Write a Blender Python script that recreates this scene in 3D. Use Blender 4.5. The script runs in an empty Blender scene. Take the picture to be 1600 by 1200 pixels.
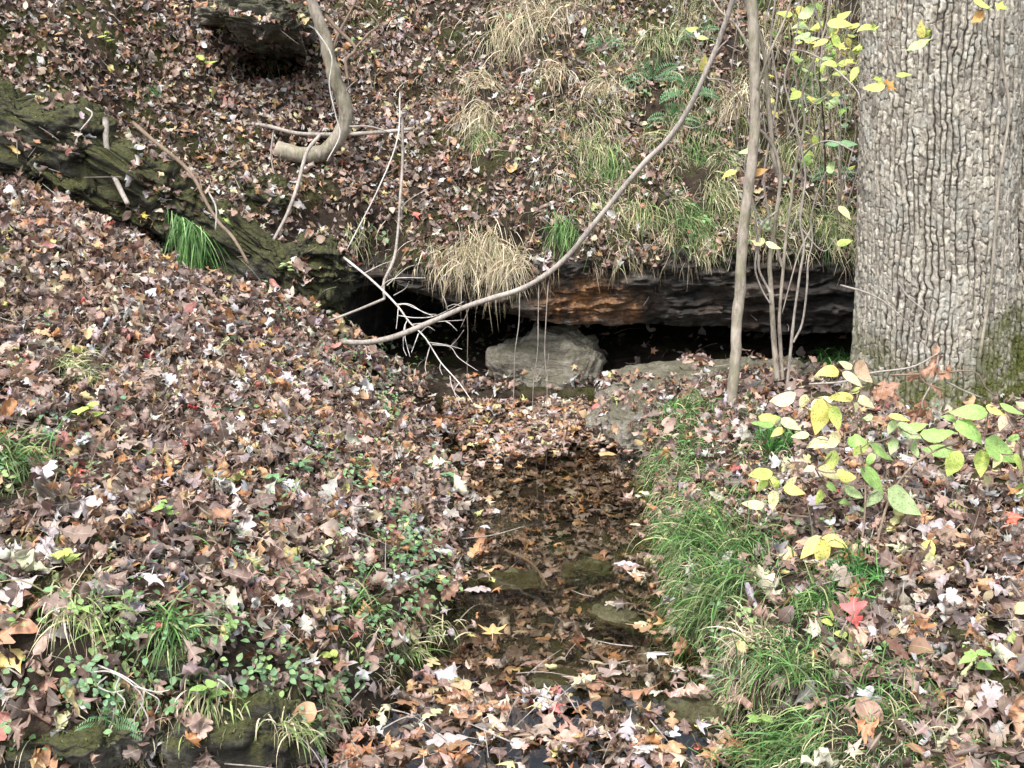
import bpy, math, random
import numpy as np
from mathutils import Vector, Matrix
from mathutils.bvhtree import BVHTree

SC = bpy.context.scene
COL = SC.collection
rng = np.random.default_rng(7)
random.seed(7)
R = math.radians

# ------------------------------------------------------------------ camera, sky, sun, exposure
CAM_Z, PITCH, FPX = 1.9, R(14), 1931.0
cam_d = bpy.data.cameras.new('camera')
cam = bpy.data.objects.new('camera', cam_d)
COL.objects.link(cam)
cam.location = (0, 0, CAM_Z)
cam.rotation_euler = (R(90) - PITCH, 0, 0)
cam_d.sensor_width = 36
cam_d.lens = 36 * FPX / 1600
cam_d.clip_start = 0.05
cam_d.clip_end = 500
SC.camera = cam

SUN_EL, SUN_ROT = 58, 205          # degrees; sky and lamp share them
world = bpy.data.worlds.new('World')
SC.world = world
world.use_nodes = True
wn = world.node_tree
wn.nodes.clear()
wo = wn.nodes.new('ShaderNodeOutputWorld')
wb = wn.nodes.new('ShaderNodeBackground')
hs = wn.nodes.new('ShaderNodeHueSaturation')
sk = wn.nodes.new('ShaderNodeTexSky')
sk.sky_type = 'NISHITA'
sk.sun_disc = False
sk.sun_elevation = R(SUN_EL)
sk.sun_rotation = R(SUN_ROT)
sk.dust_density = 3
sk.air_density = 1.2
hs.inputs['Saturation'].default_value = 0.50
wb.inputs['Strength'].default_value = 0.13
wn.links.new(sk.outputs[0], hs.inputs['Color'])
wn.links.new(hs.outputs[0], wb.inputs['Color'])
wn.links.new(wb.outputs[0], wo.inputs['Surface'])

sun_d = bpy.data.lights.new('sun', 'SUN')
sun_d.energy = 1.5
sun_d.angle = R(11)
sun_d.color = (1, 0.97, 0.92)
sun = bpy.data.objects.new('sun', sun_d)
COL.objects.link(sun)
# Nishita: rotation 0 puts the sun at +Y, growing clockwise seen from above
az = R(SUN_ROT)
sv = Vector((math.sin(az) * math.cos(R(SUN_EL)), math.cos(az) * math.cos(R(SUN_EL)), math.sin(R(SUN_EL))))
sun.rotation_euler = sv.to_track_quat('Z', 'Y').to_euler()
sun.location = sv * 30

SC.view_settings.view_transform = 'Standard'
SC.view_settings.look = 'None'
SC.view_settings.gamma = 1
SC.view_settings.use_curve_mapping = False
SC.view_settings.exposure = 1.70
SC.cycles.max_bounces = 8
SC.cycles.transparent_max_bounces = 16

# ------------------------------------------------------------------ helpers
CP, SP = math.cos(PITCH), math.sin(PITCH)

def P(px, py, d):
    """point of the place seen at a photo pixel, d metres ahead (world Y)"""
    a, b = (px - 800) / FPX, (600 - py) / FPX
    t = d / (CP + b * SP)
    return np.array((a * t, d, CAM_Z + t * (-SP + b * CP)))

def Pz(px, py, z=0.0):
    a, b = (px - 800) / FPX, (600 - py) / FPX
    t = (z - CAM_Z) / (-SP + b * CP)
    return np.array((a * t, (CP + b * SP) * t, z))

def project(p):
    p = np.atleast_2d(p)
    x, y, z = p[:, 0], p[:, 1], p[:, 2] - CAM_Z
    dep = y * CP - z * SP
    up = y * SP + z * CP
    return np.stack([800 + FPX * x / dep, 600 - FPX * up / dep, dep], 1)

def hash3(i, j, k, s=0):
    h = (i.astype(np.int64) * 374761393 + j.astype(np.int64) * 668265263 + k.astype(np.int64) * 2147483647 + s * 974634777)
    h = (h ^ (h >> 13)) * 1274126177
    h = h & 0xffffffff
    h = ((h ^ (h >> 16)) * 2246822519) & 0xffffffff
    h = h ^ (h >> 13)
    return (h & 0xffffff) / float(0xffffff)

def vnoise(p, s=0):
    """value noise -1..1 on (n,3) points"""
    f = np.floor(p)
    t = p - f
    t = t * t * t * (t * (t * 6 - 15) + 10)
    i = f.astype(np.int64)
    out = 0
    for a in (0, 1):
        wx = t[:, 0] if a else 1 - t[:, 0]
        for b in (0, 1):
            wy = t[:, 1] if b else 1 - t[:, 1]
            for c in (0, 1):
                wz = t[:, 2] if c else 1 - t[:, 2]
                out = out + wx * wy * wz * hash3(i[:, 0] + a, i[:, 1] + b, i[:, 2] + c, s)
    return out * 2 - 1

def fbm(p, octv=4, s=0, gain=.5):
    a, out, q = 1.0, 0, np.array(p, float)
    for o in range(octv):
        out = out + a * vnoise(q, s + o * 17)
        q = q * 2.03 + 11.3
        a *= gain
    return out

def sstep(a, b, x):
    t = np.clip((x - a) / (b - a), 0, 1)
    return t * t * (3 - 2 * t)

def new_obj(name, me, parent=None, mats=(), smooth=True):
    for m in mats:
        me.materials.append(m)
    if smooth:
        me.polygons.foreach_set('use_smooth', np.ones(len(me.polygons), bool))
    o = bpy.data.objects.new(name, me)
    COL.objects.link(o)
    if parent is not None:
        o.parent = parent
        o.matrix_parent_inverse = Matrix.Translation(-Vector(parent.location))
    return o

def mesh_tri(name, V, F, attrs=None):
    """triangle or quad mesh from numpy arrays; attrs = {name: (n,3)} per vertex"""
    V = np.asarray(V, np.float32); F = np.asarray(F, np.int32)
    me = bpy.data.meshes.new(name)
    k = F.shape[1]
    me.vertices.add(len(V)); me.vertices.foreach_set('co', V.ravel())
    me.loops.add(F.size); me.loops.foreach_set('vertex_index', F.ravel())
    me.polygons.add(len(F))
    me.polygons.foreach_set('loop_start', np.arange(0, F.size, k, dtype=np.int32))
    me.update(calc_edges=True)
    if attrs:
        for an, av in attrs.items():
            at = me.attributes.new(an, 'FLOAT_COLOR', 'POINT')
            c = np.ones((len(V), 4), np.float32); c[:, :av.shape[1]] = av
            at.data.foreach_set('color', c.ravel())
    return me

def tag(o, label=None, cat=None, group=None, kind=None):
    if label: o['label'] = label
    if cat: o['category'] = cat
    if group: o['group'] = group
    if kind: o['kind'] = kind
    return o

def empty(name, loc):
    o = bpy.data.objects.new(name, None)
    o.location = Vector(loc)
    o.empty_display_size = .1
    COL.objects.link(o)
    return o

def grid_faces(nu, nv, closed=False):
    """vertices indexed i*nv + j"""
    i = np.arange(nu if closed else nu - 1)[:, None]; j = np.arange(nv - 1)[None, :]
    i2 = (i + 1) % nu
    return np.stack([i * nv + j, i2 * nv + j, i2 * nv + j + 1, i * nv + j + 1], -1).reshape(-1, 4)

# ------------------------------------------------------------------ materials
class NT:
    def __init__(s, name, disp=None):
        s.m = bpy.data.materials.new(name); s.m.use_nodes = True
        s.t = s.m.node_tree; s.t.nodes.clear()
        s.out = s.t.nodes.new('ShaderNodeOutputMaterial')
    def n(s, typ, **kw):
        nd = s.t.nodes.new('ShaderNode' + typ)
        for k, v in kw.items():
            if k == 'ins':
                for a, b in v.items():
                    if hasattr(b, 'links') or isinstance(b, bpy.types.NodeSocket): s.t.links.new(b, nd.inputs[a])
                    else: nd.inputs[a].default_value = b
            else: setattr(nd, k, v)
        return nd
    def link(s, a, b): s.t.links.new(a, b)
    def mix(s, fac, a, b, mode='MIX'):
        nd = s.n('Mix', data_type='RGBA', blend_type=mode)
        for i, v in ((0, fac), (6, a), (7, b)):
            if isinstance(v, bpy.types.NodeSocket): s.link(v, nd.inputs[i])
            else: nd.inputs[i].default_value = v if i == 0 else (*v[:3], 1)
        return nd.outputs[2]
    def noise(s, scale, detail=5, rough=.6, vec=None, dist=0):
        nd = s.n('TexNoise', ins={'Scale': scale, 'Detail': detail, 'Roughness': rough, 'Distortion': dist})
        if vec is not None: s.link(vec, nd.inputs['Vector'])
        return nd.outputs['Fac']
    def ramp(s, f, *stops):
        nd = s.n('ValToRGB'); s.link(f, nd.inputs[0])
        e = nd.color_ramp.elements
        while len(e) < len(stops): e.new(.5)
        for el, (p, c) in zip(e, stops):
            el.position = p
            el.color = (c, c, c, 1) if not hasattr(c, '__len__') else (*c, 1)
        return nd.outputs[0]
    def math(s, op, a, b=0.0, clamp=False):
        nd = s.n('Math', operation=op, use_clamp=clamp)
        for i, v in ((0, a), (1, b)):
            if isinstance(v, bpy.types.NodeSocket): s.link(v, nd.inputs[i])
            else: nd.inputs[i].default_value = v
        return nd.outputs[0]
    def bump(s, h, strength=.5, dist=.02):
        return s.n('Bump', ins={'Strength': strength, 'Distance': dist, 'Height': h}).outputs[0]
    def pos(s): return s.n('NewGeometry').outputs['Position']
    def bsdf(s, color, rough=.8, spec=.3, normal=None):
        b = s.n('BsdfPrincipled')
        for k, v in (('Base Color', color), ('Roughness', rough), ('Specular IOR Level', spec)):
            if isinstance(v, bpy.types.NodeSocket): s.link(v, b.inputs[k])
            else: b.inputs[k].default_value = (*v[:3], 1) if k == 'Base Color' else v
        if normal is not None: s.link(normal, b.inputs['Normal'])
        return b.outputs[0]
    def done(s, shader):
        s.link(shader, s.out.inputs['Surface']); return s.m

def mat_soil():
    m = NT('forest_soil'); p = m.pos()
    n1 = m.noise(9, 8, .65, p); n2 = m.noise(70, 6, .7, p); n3 = m.noise(2.3, 4, .5, p)
    c = m.ramp(n1, (.3, (.012, .009, .007)), (.55, (.038, .028, .02)), (.75, (.10, .074, .052)))
    moss = m.ramp(n2, (.35, (.012, .015, .005)), (.65, (.075, .075, .025)))
    fac = m.ramp(n3, (.50, 0.0), (.60, .85))
    c = m.mix(fac, c, moss)
    h = m.math('ADD', n1, m.math('MULTIPLY', n2, .5))
    return m.done(m.bsdf(c, .95, .15, m.bump(h, 1, .03)))

def mat_rock(name, dark, mid, light, moss_amt=.5, stain=False, sc=1.0):
    m = NT(name); p = m.pos()
    mp = m.n('Mapping', ins={'Vector': p, 'Scale': (1, 1, 3.2)}).outputs[0]
    n1 = m.noise(3.2 * sc, 9, .68, mp, .4); n2 = m.noise(26 * sc, 8, .7, p); n3 = m.noise(1.7, 5, .6, p)
    c = m.ramp(n1, (.28, dark), (.5, mid), (.74, light))
    c = m.mix(m.ramp(n2, (.35, .65), (.6, 0.0)), c, dark)
    if stain:
        ns = m.noise(5, 6, .7, m.n('Mapping', ins={'Vector': p, 'Scale': (1.6, 1, .55)}).outputs[0])
        at = m.n('Attribute', attribute_name='stain')
        f = m.math('MULTIPLY', m.ramp(ns, (.42, 0.0), (.58, .9)), at.outputs['Fac'])
        c = m.mix(f, c, m.ramp(n2, (.3, (.07, .03, .014)), (.7, (.42, .22, .10))))
    if moss_amt > 0:
        nm = m.noise(60, 6, .75, p)
        ng = m.ramp(nm, (.3, (.014, .017, .005)), (.7, (.095, .095, .032)))
        geo = m.n('NewGeometry'); sx = m.n('SeparateXYZ'); m.link(geo.outputs['Normal'], sx.inputs[0])
        up = m.ramp(m.math('ADD', m.math('MULTIPLY', sx.outputs[2], .35), n3), (.55 - .25 * moss_amt, 0.0), (.80 - .25 * moss_amt, 1.0))
        c = m.mix(m.math('MULTIPLY', up, min(1, .4 + moss_amt)), c, ng)
    h = m.math('ADD', n1, m.math('MULTIPLY', n2, .35))
    return m.done(m.bsdf(c, .9, .25, m.bump(h, 1, .04)))

def leaf_shader(name, from_object, wet=False, translucency=.22, fresh=False):
    m = NT(name)
    if from_object: base = m.n('ObjectInfo').outputs['Color']
    else: base = m.n('Attribute', attribute_name='tint').outputs['Color']
    uv = m.n('Attribute', attribute_name='luv').outputs['Color']
    s = m.n('SeparateColor'); m.link(uv, s.inputs[0])
    u = m.math('ABSOLUTE', m.math('SUBTRACT', s.outputs[0], .5)); v = s.outputs[1]
    rid = s.outputs[2]
    p = m.pos()
    n1 = m.noise(45, 4, .6, p); n2 = m.noise(160, 4, .7, p)
    c = m.mix(1.0, base, m.ramp(n1, (.25, .62), (.55, 1.0), (.8, 1.18)), 'MULTIPLY')
    # midrib and side veins
    mid = m.ramp(u, (0.0, 1.0), (.03, 0.0))
    side = m.math('PINGPONG', m.math('SUBTRACT', m.math('MULTIPLY', v, 1.0), m.math('MULTIPLY', u, .9)), .055)
    side = m.ramp(side, (0.0, 1.0), (.012, 0.0))
    vein = m.math('MAXIMUM', mid, m.math('MULTIPLY', side, .35))
    c = m.mix(m.math('MULTIPLY', vein, .35), c, (.62, .52, .38) if not fresh else (.55, .62, .28))
    spots = m.ramp(n2, (.62 if not fresh else .53, 0.0), (.62 if fresh else .72, .75))
    c = m.mix(spots, c, (.05, .03, .018) if not fresh else (.16, .09, .03))
    back = m.n('NewGeometry').outputs['Backfacing']
    c2 = m.mix(m.math('MULTIPLY', back, .14 if not wet else .1), c, (.46, .40, .37) if not fresh else (.42, .5, .30))
    bs = m.bsdf(c2, .50 if not wet else .3, .42 if not wet else .5, m.bump(m.math('ADD', m.math('MULTIPLY', vein, .6), n1), .35, .004))
    tr = m.n('BsdfTranslucent'); m.link(c, tr.inputs[0])
    mx = m.n('MixShader'); mx.inputs[0].default_value = translucency
    m.link(bs, mx.inputs[1]); m.link(tr.outputs[0], mx.inputs[2])
    return m.done(mx.outputs[0])

def mat_blade(name, a, b, dry=False):
    m = NT(name); p = m.pos()
    at = m.n('Attribute', attribute_name='tint').outputs['Color']
    n1 = m.noise(30, 3, .6, p)
    c = m.mix(1.0, at, m.ramp(n1, (.3, .7), (.7, 1.15)), 'MULTIPLY')
    bs = m.bsdf(c, .5, .35)
    tr = m.n('BsdfTranslucent'); m.link(c, tr.inputs[0])
    mx = m.n('MixShader'); mx.inputs[0].default_value = .3
    m.link(bs, mx.inputs[1]); m.link(tr.outputs[0], mx.inputs[2])
    return m.done(mx.outputs[0])

def mat_wood(name, dark, light, sc=60, moss=0):
    m = NT(name); p = m.n('TexCoord').outputs['Object']
    mp = m.n('Mapping', ins={'Vector': p, 'Scale': (1, 1, .3)}).outputs[0]
    n1 = m.noise(sc * 1.6, 8, .75, mp); n2 = m.noise(7, 4, .6, p)
    c = m.ramp(n1, (.32, dark), (.68, light))
    c = m.mix(m.ramp(n2, (.4, 0.0), (.75, .5)), c, tuple(min(1, x * 1.5) for x in light))
    if moss:
        c = m.mix(m.ramp(m.noise(5, 5, .6, p), (.45, 0.0), (.6, moss)), c, (.09, .10, .03))
    return m.done(m.bsdf(c, .85, .25, m.bump(n1, .6, .004)))

def mat_bark():
    m = NT('oak_bark'); p = m.pos()
    at = m.n('Attribute', attribute_name='bark'); s = m.n('SeparateColor'); m.link(at.outputs['Color'], s.inputs[0])
    hgt, cid, moss = s.outputs[0], s.outputs[1], s.outputs[2]
    mp = m.n('Mapping', ins={'Vector': p, 'Scale': (1, 1, .45)}).outputs[0]
    n1 = m.noise(60, 7, .72, mp); n2 = m.noise(8, 4, .6, p); n3 = m.noise(220, 4, .7, p)
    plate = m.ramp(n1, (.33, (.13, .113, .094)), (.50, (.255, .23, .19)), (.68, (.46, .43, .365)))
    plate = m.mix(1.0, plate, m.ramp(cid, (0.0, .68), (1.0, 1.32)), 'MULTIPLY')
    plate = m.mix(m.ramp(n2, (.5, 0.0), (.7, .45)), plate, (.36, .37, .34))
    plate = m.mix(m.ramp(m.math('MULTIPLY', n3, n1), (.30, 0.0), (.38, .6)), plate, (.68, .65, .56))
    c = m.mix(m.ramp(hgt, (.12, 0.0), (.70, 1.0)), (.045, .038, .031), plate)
    mossc = m.ramp(m.noise(90, 5, .75, p), (.3, (.02, .026, .006)), (.7, (.11, .12, .03)))
    mm = m.math('MULTIPLY', moss, m.ramp(m.noise(9, 6, .7, p), (.34, 0.0), (.52, 1.0)))
    c = m.mix(mm, c, mossc)
    return m.done(m.bsdf(c, .9, .2, m.bump(m.math('ADD', n1, m.math('MULTIPLY', n3, .5)), .8, .006)))

def mat_water():
    m = NT('stream_water'); p = m.pos()
    n = m.noise(5, 2, .5, p)
    bmp = m.bump(n, .12, .01)
    gl = m.n('BsdfGlossy', ins={'Color': (1, 1, 1, 1), 'Roughness': .02, 'Normal': bmp})
    tr = m.n('BsdfTransparent', ins={'Color': (.76, .74, .65, 1)})
    fr = m.n('Fresnel', ins={'IOR': 1.33, 'Normal': bmp})
    mx = m.n('MixShader')
    m.link(m.math('MULTIPLY', fr.outputs[0], 1.0, True), mx.inputs[0])
    m.link(tr.outputs[0], mx.inputs[1]); m.link(gl.outputs[0], mx.inputs[2])
    return m.done(mx.outputs[0])

M = dict(
    soil=mat_soil(),
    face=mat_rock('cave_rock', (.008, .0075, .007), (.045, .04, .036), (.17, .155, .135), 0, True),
    slab=mat_rock('mossy_rock', (.012, .011, .008), (.06, .056, .044), (.20, .19, .16), .45),
    grey=mat_rock('grey_ledge_rock', (.02, .018, .014), (.12, .112, .09), (.34, .325, .27), .15),
    boulder=mat_rock('pale_limestone', (.07, .06, .045), (.24, .22, .18), (.42, .395, .335), .06, sc=1.8),
    wetstone=mat_rock('wet_stone', (.04, .035, .022), (.12, .105, .06), (.22, .19, .12), .2, sc=2),
    litter=leaf_shader('dry_leaf', False), wet=leaf_shader('sunken_leaf', False, True, .05), afloat=leaf_shader('floating_leaf', False, True, .12),
    oleaf=leaf_shader('single_dry_leaf', True), fresh=leaf_shader('living_leaf', True, False, .32, True),
    cover=leaf_shader('ground_cover_leaf', False, False, .28, True),
    blade=mat_blade('grass_blade', 0, 0),
    bark=mat_bark(),
    twig=mat_wood('grey_twig', (.09, .075, .065), (.36, .32, .28)),
    pale=mat_wood('pale_twig', (.22, .195, .175), (.56, .52, .48)),
    brown=mat_wood('brown_twig', (.07, .05, .036), (.22, .165, .12)),
    sap=mat_wood('sapling_bark', (.07, .058, .045), (.36, .315, .26), 34, .35),
    water=mat_water(),
)

# ------------------------------------------------------------------ the ground
def poly_sd(px, py, poly):
    """signed distance, negative inside"""
    d = np.full(px.shape, 1e9); ins = np.zeros(px.shape, bool)
    n = len(poly)
    for i in range(n):
        ax, ay = poly[i]; bx, by = poly[(i + 1) % n]
        ex, ey = bx - ax, by - ay
        t = np.clip(((px - ax) * ex + (py - ay) * ey) / (ex * ex + ey * ey), 0, 1)
        d = np.minimum(d, np.hypot(px - ax - t * ex, py - ay - t * ey))
        c = ((ay > py) != (by > py)) & (px < ex * (py - ay) / (ey if abs(ey) > 1e-9 else 1e-9) + ax)
        ins ^= c
    return np.where(ins, -d, d)

Lpx = [(700, 626), (698, 660), (733, 720), (742, 800), (752, 880), (722, 960), (652, 1060), (565, 1140), (480, 1205)]
Rpx = [(1185, 1205), (1122, 1095), (1062, 1010), (1034, 930), (1020, 850), (1008, 760), (982, 700), (945, 662), (935, 626)]
STREAM = [tuple(Pz(*q)[:2]) for q in Lpx] + [(-1.3, 2.97), (-4.5, 2.9), (-4.5, .6), (1.3, .6), (1.0, 2.4)] + [tuple(Pz(*q)[:2]) for q in Rpx]

CTRL = [(0, 925, 3.15), (150, 945, 3.2), (300, 975, 3.25), (450, 1010, 3.35), (600, 1000, 3.7), (690, 900, 4.3), (705, 820, 4.8), (700, 740, 5.4),
        (668, 690, 6.1), (645, 645, 6.8), (0, 800, 3.6), (200, 800, 3.75), (400, 800, 4.0), (580, 800, 4.5), (0, 650, 4.3), (200, 650, 4.5),
        (400, 650, 4.9), (550, 650, 5.6), (0, 500, 5.1), (200, 500, 5.4), (400, 530, 5.9), (500, 550, 6.3), (-30, 290, 6.35), (130, 350, 6.4),
        (300, 430, 6.5), (450, 480, 6.6), (545, 530, 6.75), (610, 580, 6.9),
        # right bank
        (1200, 1130, 3.05), (1110, 985, 3.65), (1085, 870, 4.3), (1065, 770, 5.0), (1040, 690, 5.8), (1000, 645, 6.5), (1145, 630, 6.05),
        (1215, 603, 6.3), (1340, 605, 6.2), (1450, 645, 5.8), (1600, 800, 4.3), (1600, 1000, 3.5), (1600, 1200, 2.9), (1300, 1200, 2.85),
        (1300, 900, 4.0), (1300, 750, 4.75), (1200, 660, 5.6), (1750, 700, 5.0), (1750, 560, 6.4)]
cp = [tuple(P(*c)) for c in CTRL]
cp += [(-.75, 7.5, .06), (-.3, 7.9, .05), (-1.1, 7.6, .1), (.35, 7.9, .08), (.9, 7.15, .10), (1.6, 7.2, .17), (2.2, 7.1, .2), (1.2, 8.6, .1), (0, 9.2, .06),
       (-1.2, 9.0, .1), (2.4, 8.8, .2), (-2.0, 7.5, .75), (-3.0, 7.5, 1.2), (-3.6, 4, .95), (-3.6, 6, 1.5), (3.5, 3, .2), (3.5, 6, .5), (-.5, 1.5, .1), (-3, 2.0, .3),
       (2.0, 1.5, .15), (0, .3, .2)]
cp = np.array(cp)

def tps_fit(c, lam=.002):
    n = len(c); X = c[:, :2]
    d = np.hypot(X[:, None, 0] - X[None, :, 0], X[:, None, 1] - X[None, :, 1])
    K = np.where(d > 0, d * d * np.log(d + 1e-12), 0) + lam * np.eye(n)
    Q = np.c_[np.ones(n), X]
    A = np.block([[K, Q], [Q.T, np.zeros((3, 3))]])
    return np.linalg.solve(A, np.r_[c[:, 2], 0, 0, 0])
TPS = tps_fit(cp)

def bankfield(x, y):
    out = np.zeros_like(x)
    xc, yc = np.clip(x, -4, 4), np.clip(y, .5, 9.2)
    for i, (cx, cy, _) in enumerate(cp):
        d2 = (xc - cx) ** 2 + (yc - cy) ** 2
        out += TPS[i] * .5 * d2 * np.log(d2 + 1e-12)
    return out + TPS[-3] + TPS[-2] * xc + TPS[-1] * yc

def ground_h(x, y):
    x = np.asarray(x, float).ravel(); y = np.asarray(y, float).ravel()
    p = np.stack([x, y, 0 * x], 1)
    wob = .035 * fbm(p * 5, 3, 3)
    sd = poly_sd(x, y, STREAM) + wob
    B = np.maximum(bankfield(x, y), .04) + .035 * fbm(p * 2.2, 3, 5) * sstep(.1, .5, sd) + .012 * fbm(p * 14, 3, 9)
    bed = -.10 - .03 * sstep(0, .35, -sd) + .02 * fbm(p * 4, 3, 21)
    t = sstep(-.02, .15, sd)
    h = bed * (1 - t) + np.maximum(B, .015) * t
    far = sstep(5, 12, np.abs(x)) + sstep(0, -4, y)
    return h + .1 * np.clip(far, 0, 1) * fbm(p * .4, 3, 31), sd

def axis(lo, hi, step, ext_lo, ext_hi):
    a = np.arange(lo, hi + 1e-6, step)
    l = lo - np.geomspace(.05, lo - ext_lo, 16)[::-1]
    h = hi + np.geomspace(.05, ext_hi - hi, 16)
    return np.r_[l, a, h]

gx = axis(-3.4, 3.2, .021, -40, 40); gy = axis(1.9, 8.0, .021, -40, 12)
GX, GY = np.meshgrid(gx, gy, indexing='ij')
gz, gsd = ground_h(GX, GY)
GV = np.stack([GX.ravel(), GY.ravel(), gz], 1)
# let the near-vertical banks bulge and hang over a little
und = sstep(.30, .02, np.abs(gsd - .06)) * .035
pn = fbm(GV * 6, 4, 41) + .6 * fbm(GV * 22, 3, 42)
GV[:, 0] += und * pn; GV[:, 1] += und * fbm(GV * 6, 3, 43)
GF = grid_faces(len(gx), len(gy))
ground = new_obj('ground', mesh_tri('ground', GV, GF), None, [M['soil']])
tag(ground, kind='structure')

# ------------------------------------------------------------------ hillside and the rock face with the cave
def lipx(px, d=7.5): return (px - 800) / FPX * d * 1.0
LX = np.array([-40, -3.6, -2.95, -2.0, -1.35, -1.05, -.8, -.45, -.1, .2, .45, .8, 1.2, 1.6, 2.1, 3.0, 40])
LZ = np.array([2.3, 2.2, 1.80, 1.20, .92, .80, .74, .74, .70, .72, .82, .80, .88, .92, .9, .9, .9])
LY = np.array([7.0, 6.9, 7.15, 7.3, 7.45, 7.55, 7.55, 7.45, 7.35, 7.35, 7.4, 7.45, 7.5, 7.5, 7.4, 7.3, 7.3])
BZ = np.array([.3, .3, .3, .3, .35, .58, .62, .60, .53, .45, .42, .40, .38, .36, .36, .36, .36])   # under edge of the rock face

hx = axis(-3.5, 3.3, .02, -40, 40)
zl = np.interp(hx, LX, LZ); yl = np.interp(hx, LX, LY); zb = np.interp(hx, LX, BZ) + .022 * fbm(np.stack([hx * 4, 0 * hx, 0 * hx], 1), 3, 53)
kk = np.ones(9) / 9
zl = np.convolve(np.pad(zl, 4, 'edge'), kk, 'valid'); yl = np.convolve(np.pad(yl, 4, 'edge'), kk, 'valid')
D = 2.3 * sstep(-1.12, -.75, hx) * sstep(4.5, 3.4, hx) + .03
zl = zl + .03 * fbm(np.stack([hx * 3, 0 * hx, 0 * hx], 1), 3, 51)
nA, nB, nC = 50, 90, 170
rows = []
for k in np.linspace(0, 1, nA, endpoint=False):       # back wall and ceiling of the cave
    if k < .25: rows.append((yl + D, -.2 + k / .25 * (zb + .12 + .1)))
    else:
        t = (k - .25) / .75
        rows.append((yl + D * (1 - t) + .02 * t, zb + .10 * (1 - t) ** .5 * np.minimum(1, D)))
for k in np.linspace(0, 1, nB, endpoint=False):       # the face
    rows.append((yl + .05 - .10 * math.sin(k * 2.2), zb + (zl - zb) * k))
ss = np.r_[np.linspace(0, 3.2, nC - 30, endpoint=False), np.geomspace(3.2, 34, 30)]
for s in ss:                                           # leaf-covered slope
    y = yl - .03 + .75 * min(s, 4.2) + max(s - 4.2, 0)
    z = zl + .66 * min(s, 4.2) + .10 * (1 - math.exp(-s * 5)) + .12 * max(s - 4.2, 0)
    rows.append((y, z))
nr = len(rows)
HY = np.stack([r[0] * np.ones_like(hx) for r in rows], 1); HZ = np.stack([r[1] * np.ones_like(hx) for r in rows], 1)
HX = np.repeat(hx[:, None], nr, 1)
HV = np.stack([HX, HY, HZ], -1).reshape(-1, 3)
row = np.tile(np.arange(nr), len(hx))
isface = ((row >= nA * .3) & (row < nA + nB)).astype(float)
fade = np.clip(np.minimum((row - nA * .3) / 8, (nA + nB - row) / 10), 0, 1)
# layered strata in the rock, soft humps on the slope
q = HV * np.array([2.6, 1.6, 13.0]); q[:, 2] += 1.3 * fbm(HV * np.array([1.5, 1, 1]), 3, 61)
strata = fbm(q, 4, 63, .65); strata = .5 * strata + .5 * np.tanh(4 * strata) * .7 + .25 * fbm(HV * np.array([14, 14, 26]), 3, 64)
lumps = fbm(HV * 4.5, 4, 67)
bw = HV + .05 * np.stack([fbm(HV * 5, 2, 101), 0 * HV[:, 0], .6 * fbm(HV * 5, 2, 102)], 1)
bk = np.floor(bw[:, 2] / .075).astype(np.int64); bi = np.floor(bw[:, 0] / .26 + hash3(bk, bk * 0, bk * 0, 3) * 7).astype(np.int64)
block = hash3(bi, bk, bk * 0, 4) - .5
bk2 = np.floor(bw[:, 2] / .03).astype(np.int64); bi2 = np.floor(bw[:, 0] / .11 + hash3(bk2, bk2 * 0, bk2 * 0, 5) * 7).astype(np.int64)
block = block + .5 * (hash3(bi2, bk2, bk2 * 0, 6) - .5)
inface = (row >= nA) & (row < nA + nB)
HV[:, 1] += np.where(isface > 0, fade * (.10 * block + .045 * strata + .045 * lumps + .022 * fbm(HV * 20, 3, 73)), 0)
HV[:, 2] += np.where((isface > 0) & ~inface, fade * .05 * lumps, 0)
slope_in = np.clip((row - nA - nB) / 12, 0, 1)
hump = .11 * fbm(HV * np.array([1.5, .9, 1.4]), 3, 71) + .035 * fbm(HV * 5, 3, 72)
HV[:, 1] += slope_in * hump * -.6; HV[:, 2] += slope_in * hump
# ragged lip
lipw = np.exp(-((row - nA - nB) / 9.0) ** 2)
HV[:, 2] += lipw * .05 * fbm(np.stack([HV[:, 0] * 7, 0 * row, 0 * row], 1), 3, 77)
HV[:, 1] -= lipw * .06
# second hollow high on the left, under its own rock
hc = P(418, 108, 8.45)
w = np.exp(-(((HV[:, 0] - hc[0]) / .22) ** 4 + ((HV[:, 2] - hc[2]) / .12) ** 4)) * (row >= nA + nB)
HV[:, 1] += w * .95
# dug-out dark soil at the left cave corner and below the leaning tree
for (px, py, d, rx, rz, dep) in ((590, 385, 7.9, .20, .20, .22), (510, 330, 7.9, .13, .15, .15), (500, 235, 8.2, .16, .06, .22)):
    c0 = P(px, py, d)
    w = np.exp(-(((HV[:, 0] - c0[0]) / rx) ** 2 + ((HV[:, 2] - c0[2]) / rz) ** 2)) * (row >= nA)
    HV[:, 1] += w * dep
split = nA + nB
V3 = HV.reshape(len(hx), nr, 3)
rockV = V3[:, :split + 1].reshape(-1, 3)
rockF = grid_faces(len(hx), split + 1)
cs = P(905, 465, 7.45); cs2 = P(990, 480, 7.45)
st = np.exp(-(((rockV[:, 0] - cs[0]) / .24) ** 4 + ((rockV[:, 2] - cs[2]) / .15) ** 4)) + .8 * np.exp(-(((rockV[:, 0] - cs2[0]) / .06) ** 2 + ((rockV[:, 2] - cs2[2]) / .12) ** 2)) \
    + .12 * sstep(.1, .5, fbm(rockV * 2, 3, 83))
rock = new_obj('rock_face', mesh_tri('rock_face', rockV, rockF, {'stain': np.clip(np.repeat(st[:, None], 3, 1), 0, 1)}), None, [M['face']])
tag(rock, kind='structure')
slopeV = V3[:, split:].reshape(-1, 3)
slopeF = grid_faces(len(hx), nr - split)
hill = new_obj('hillside', mesh_tri('hillside', slopeV, slopeF), None, [M['soil']])
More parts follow.
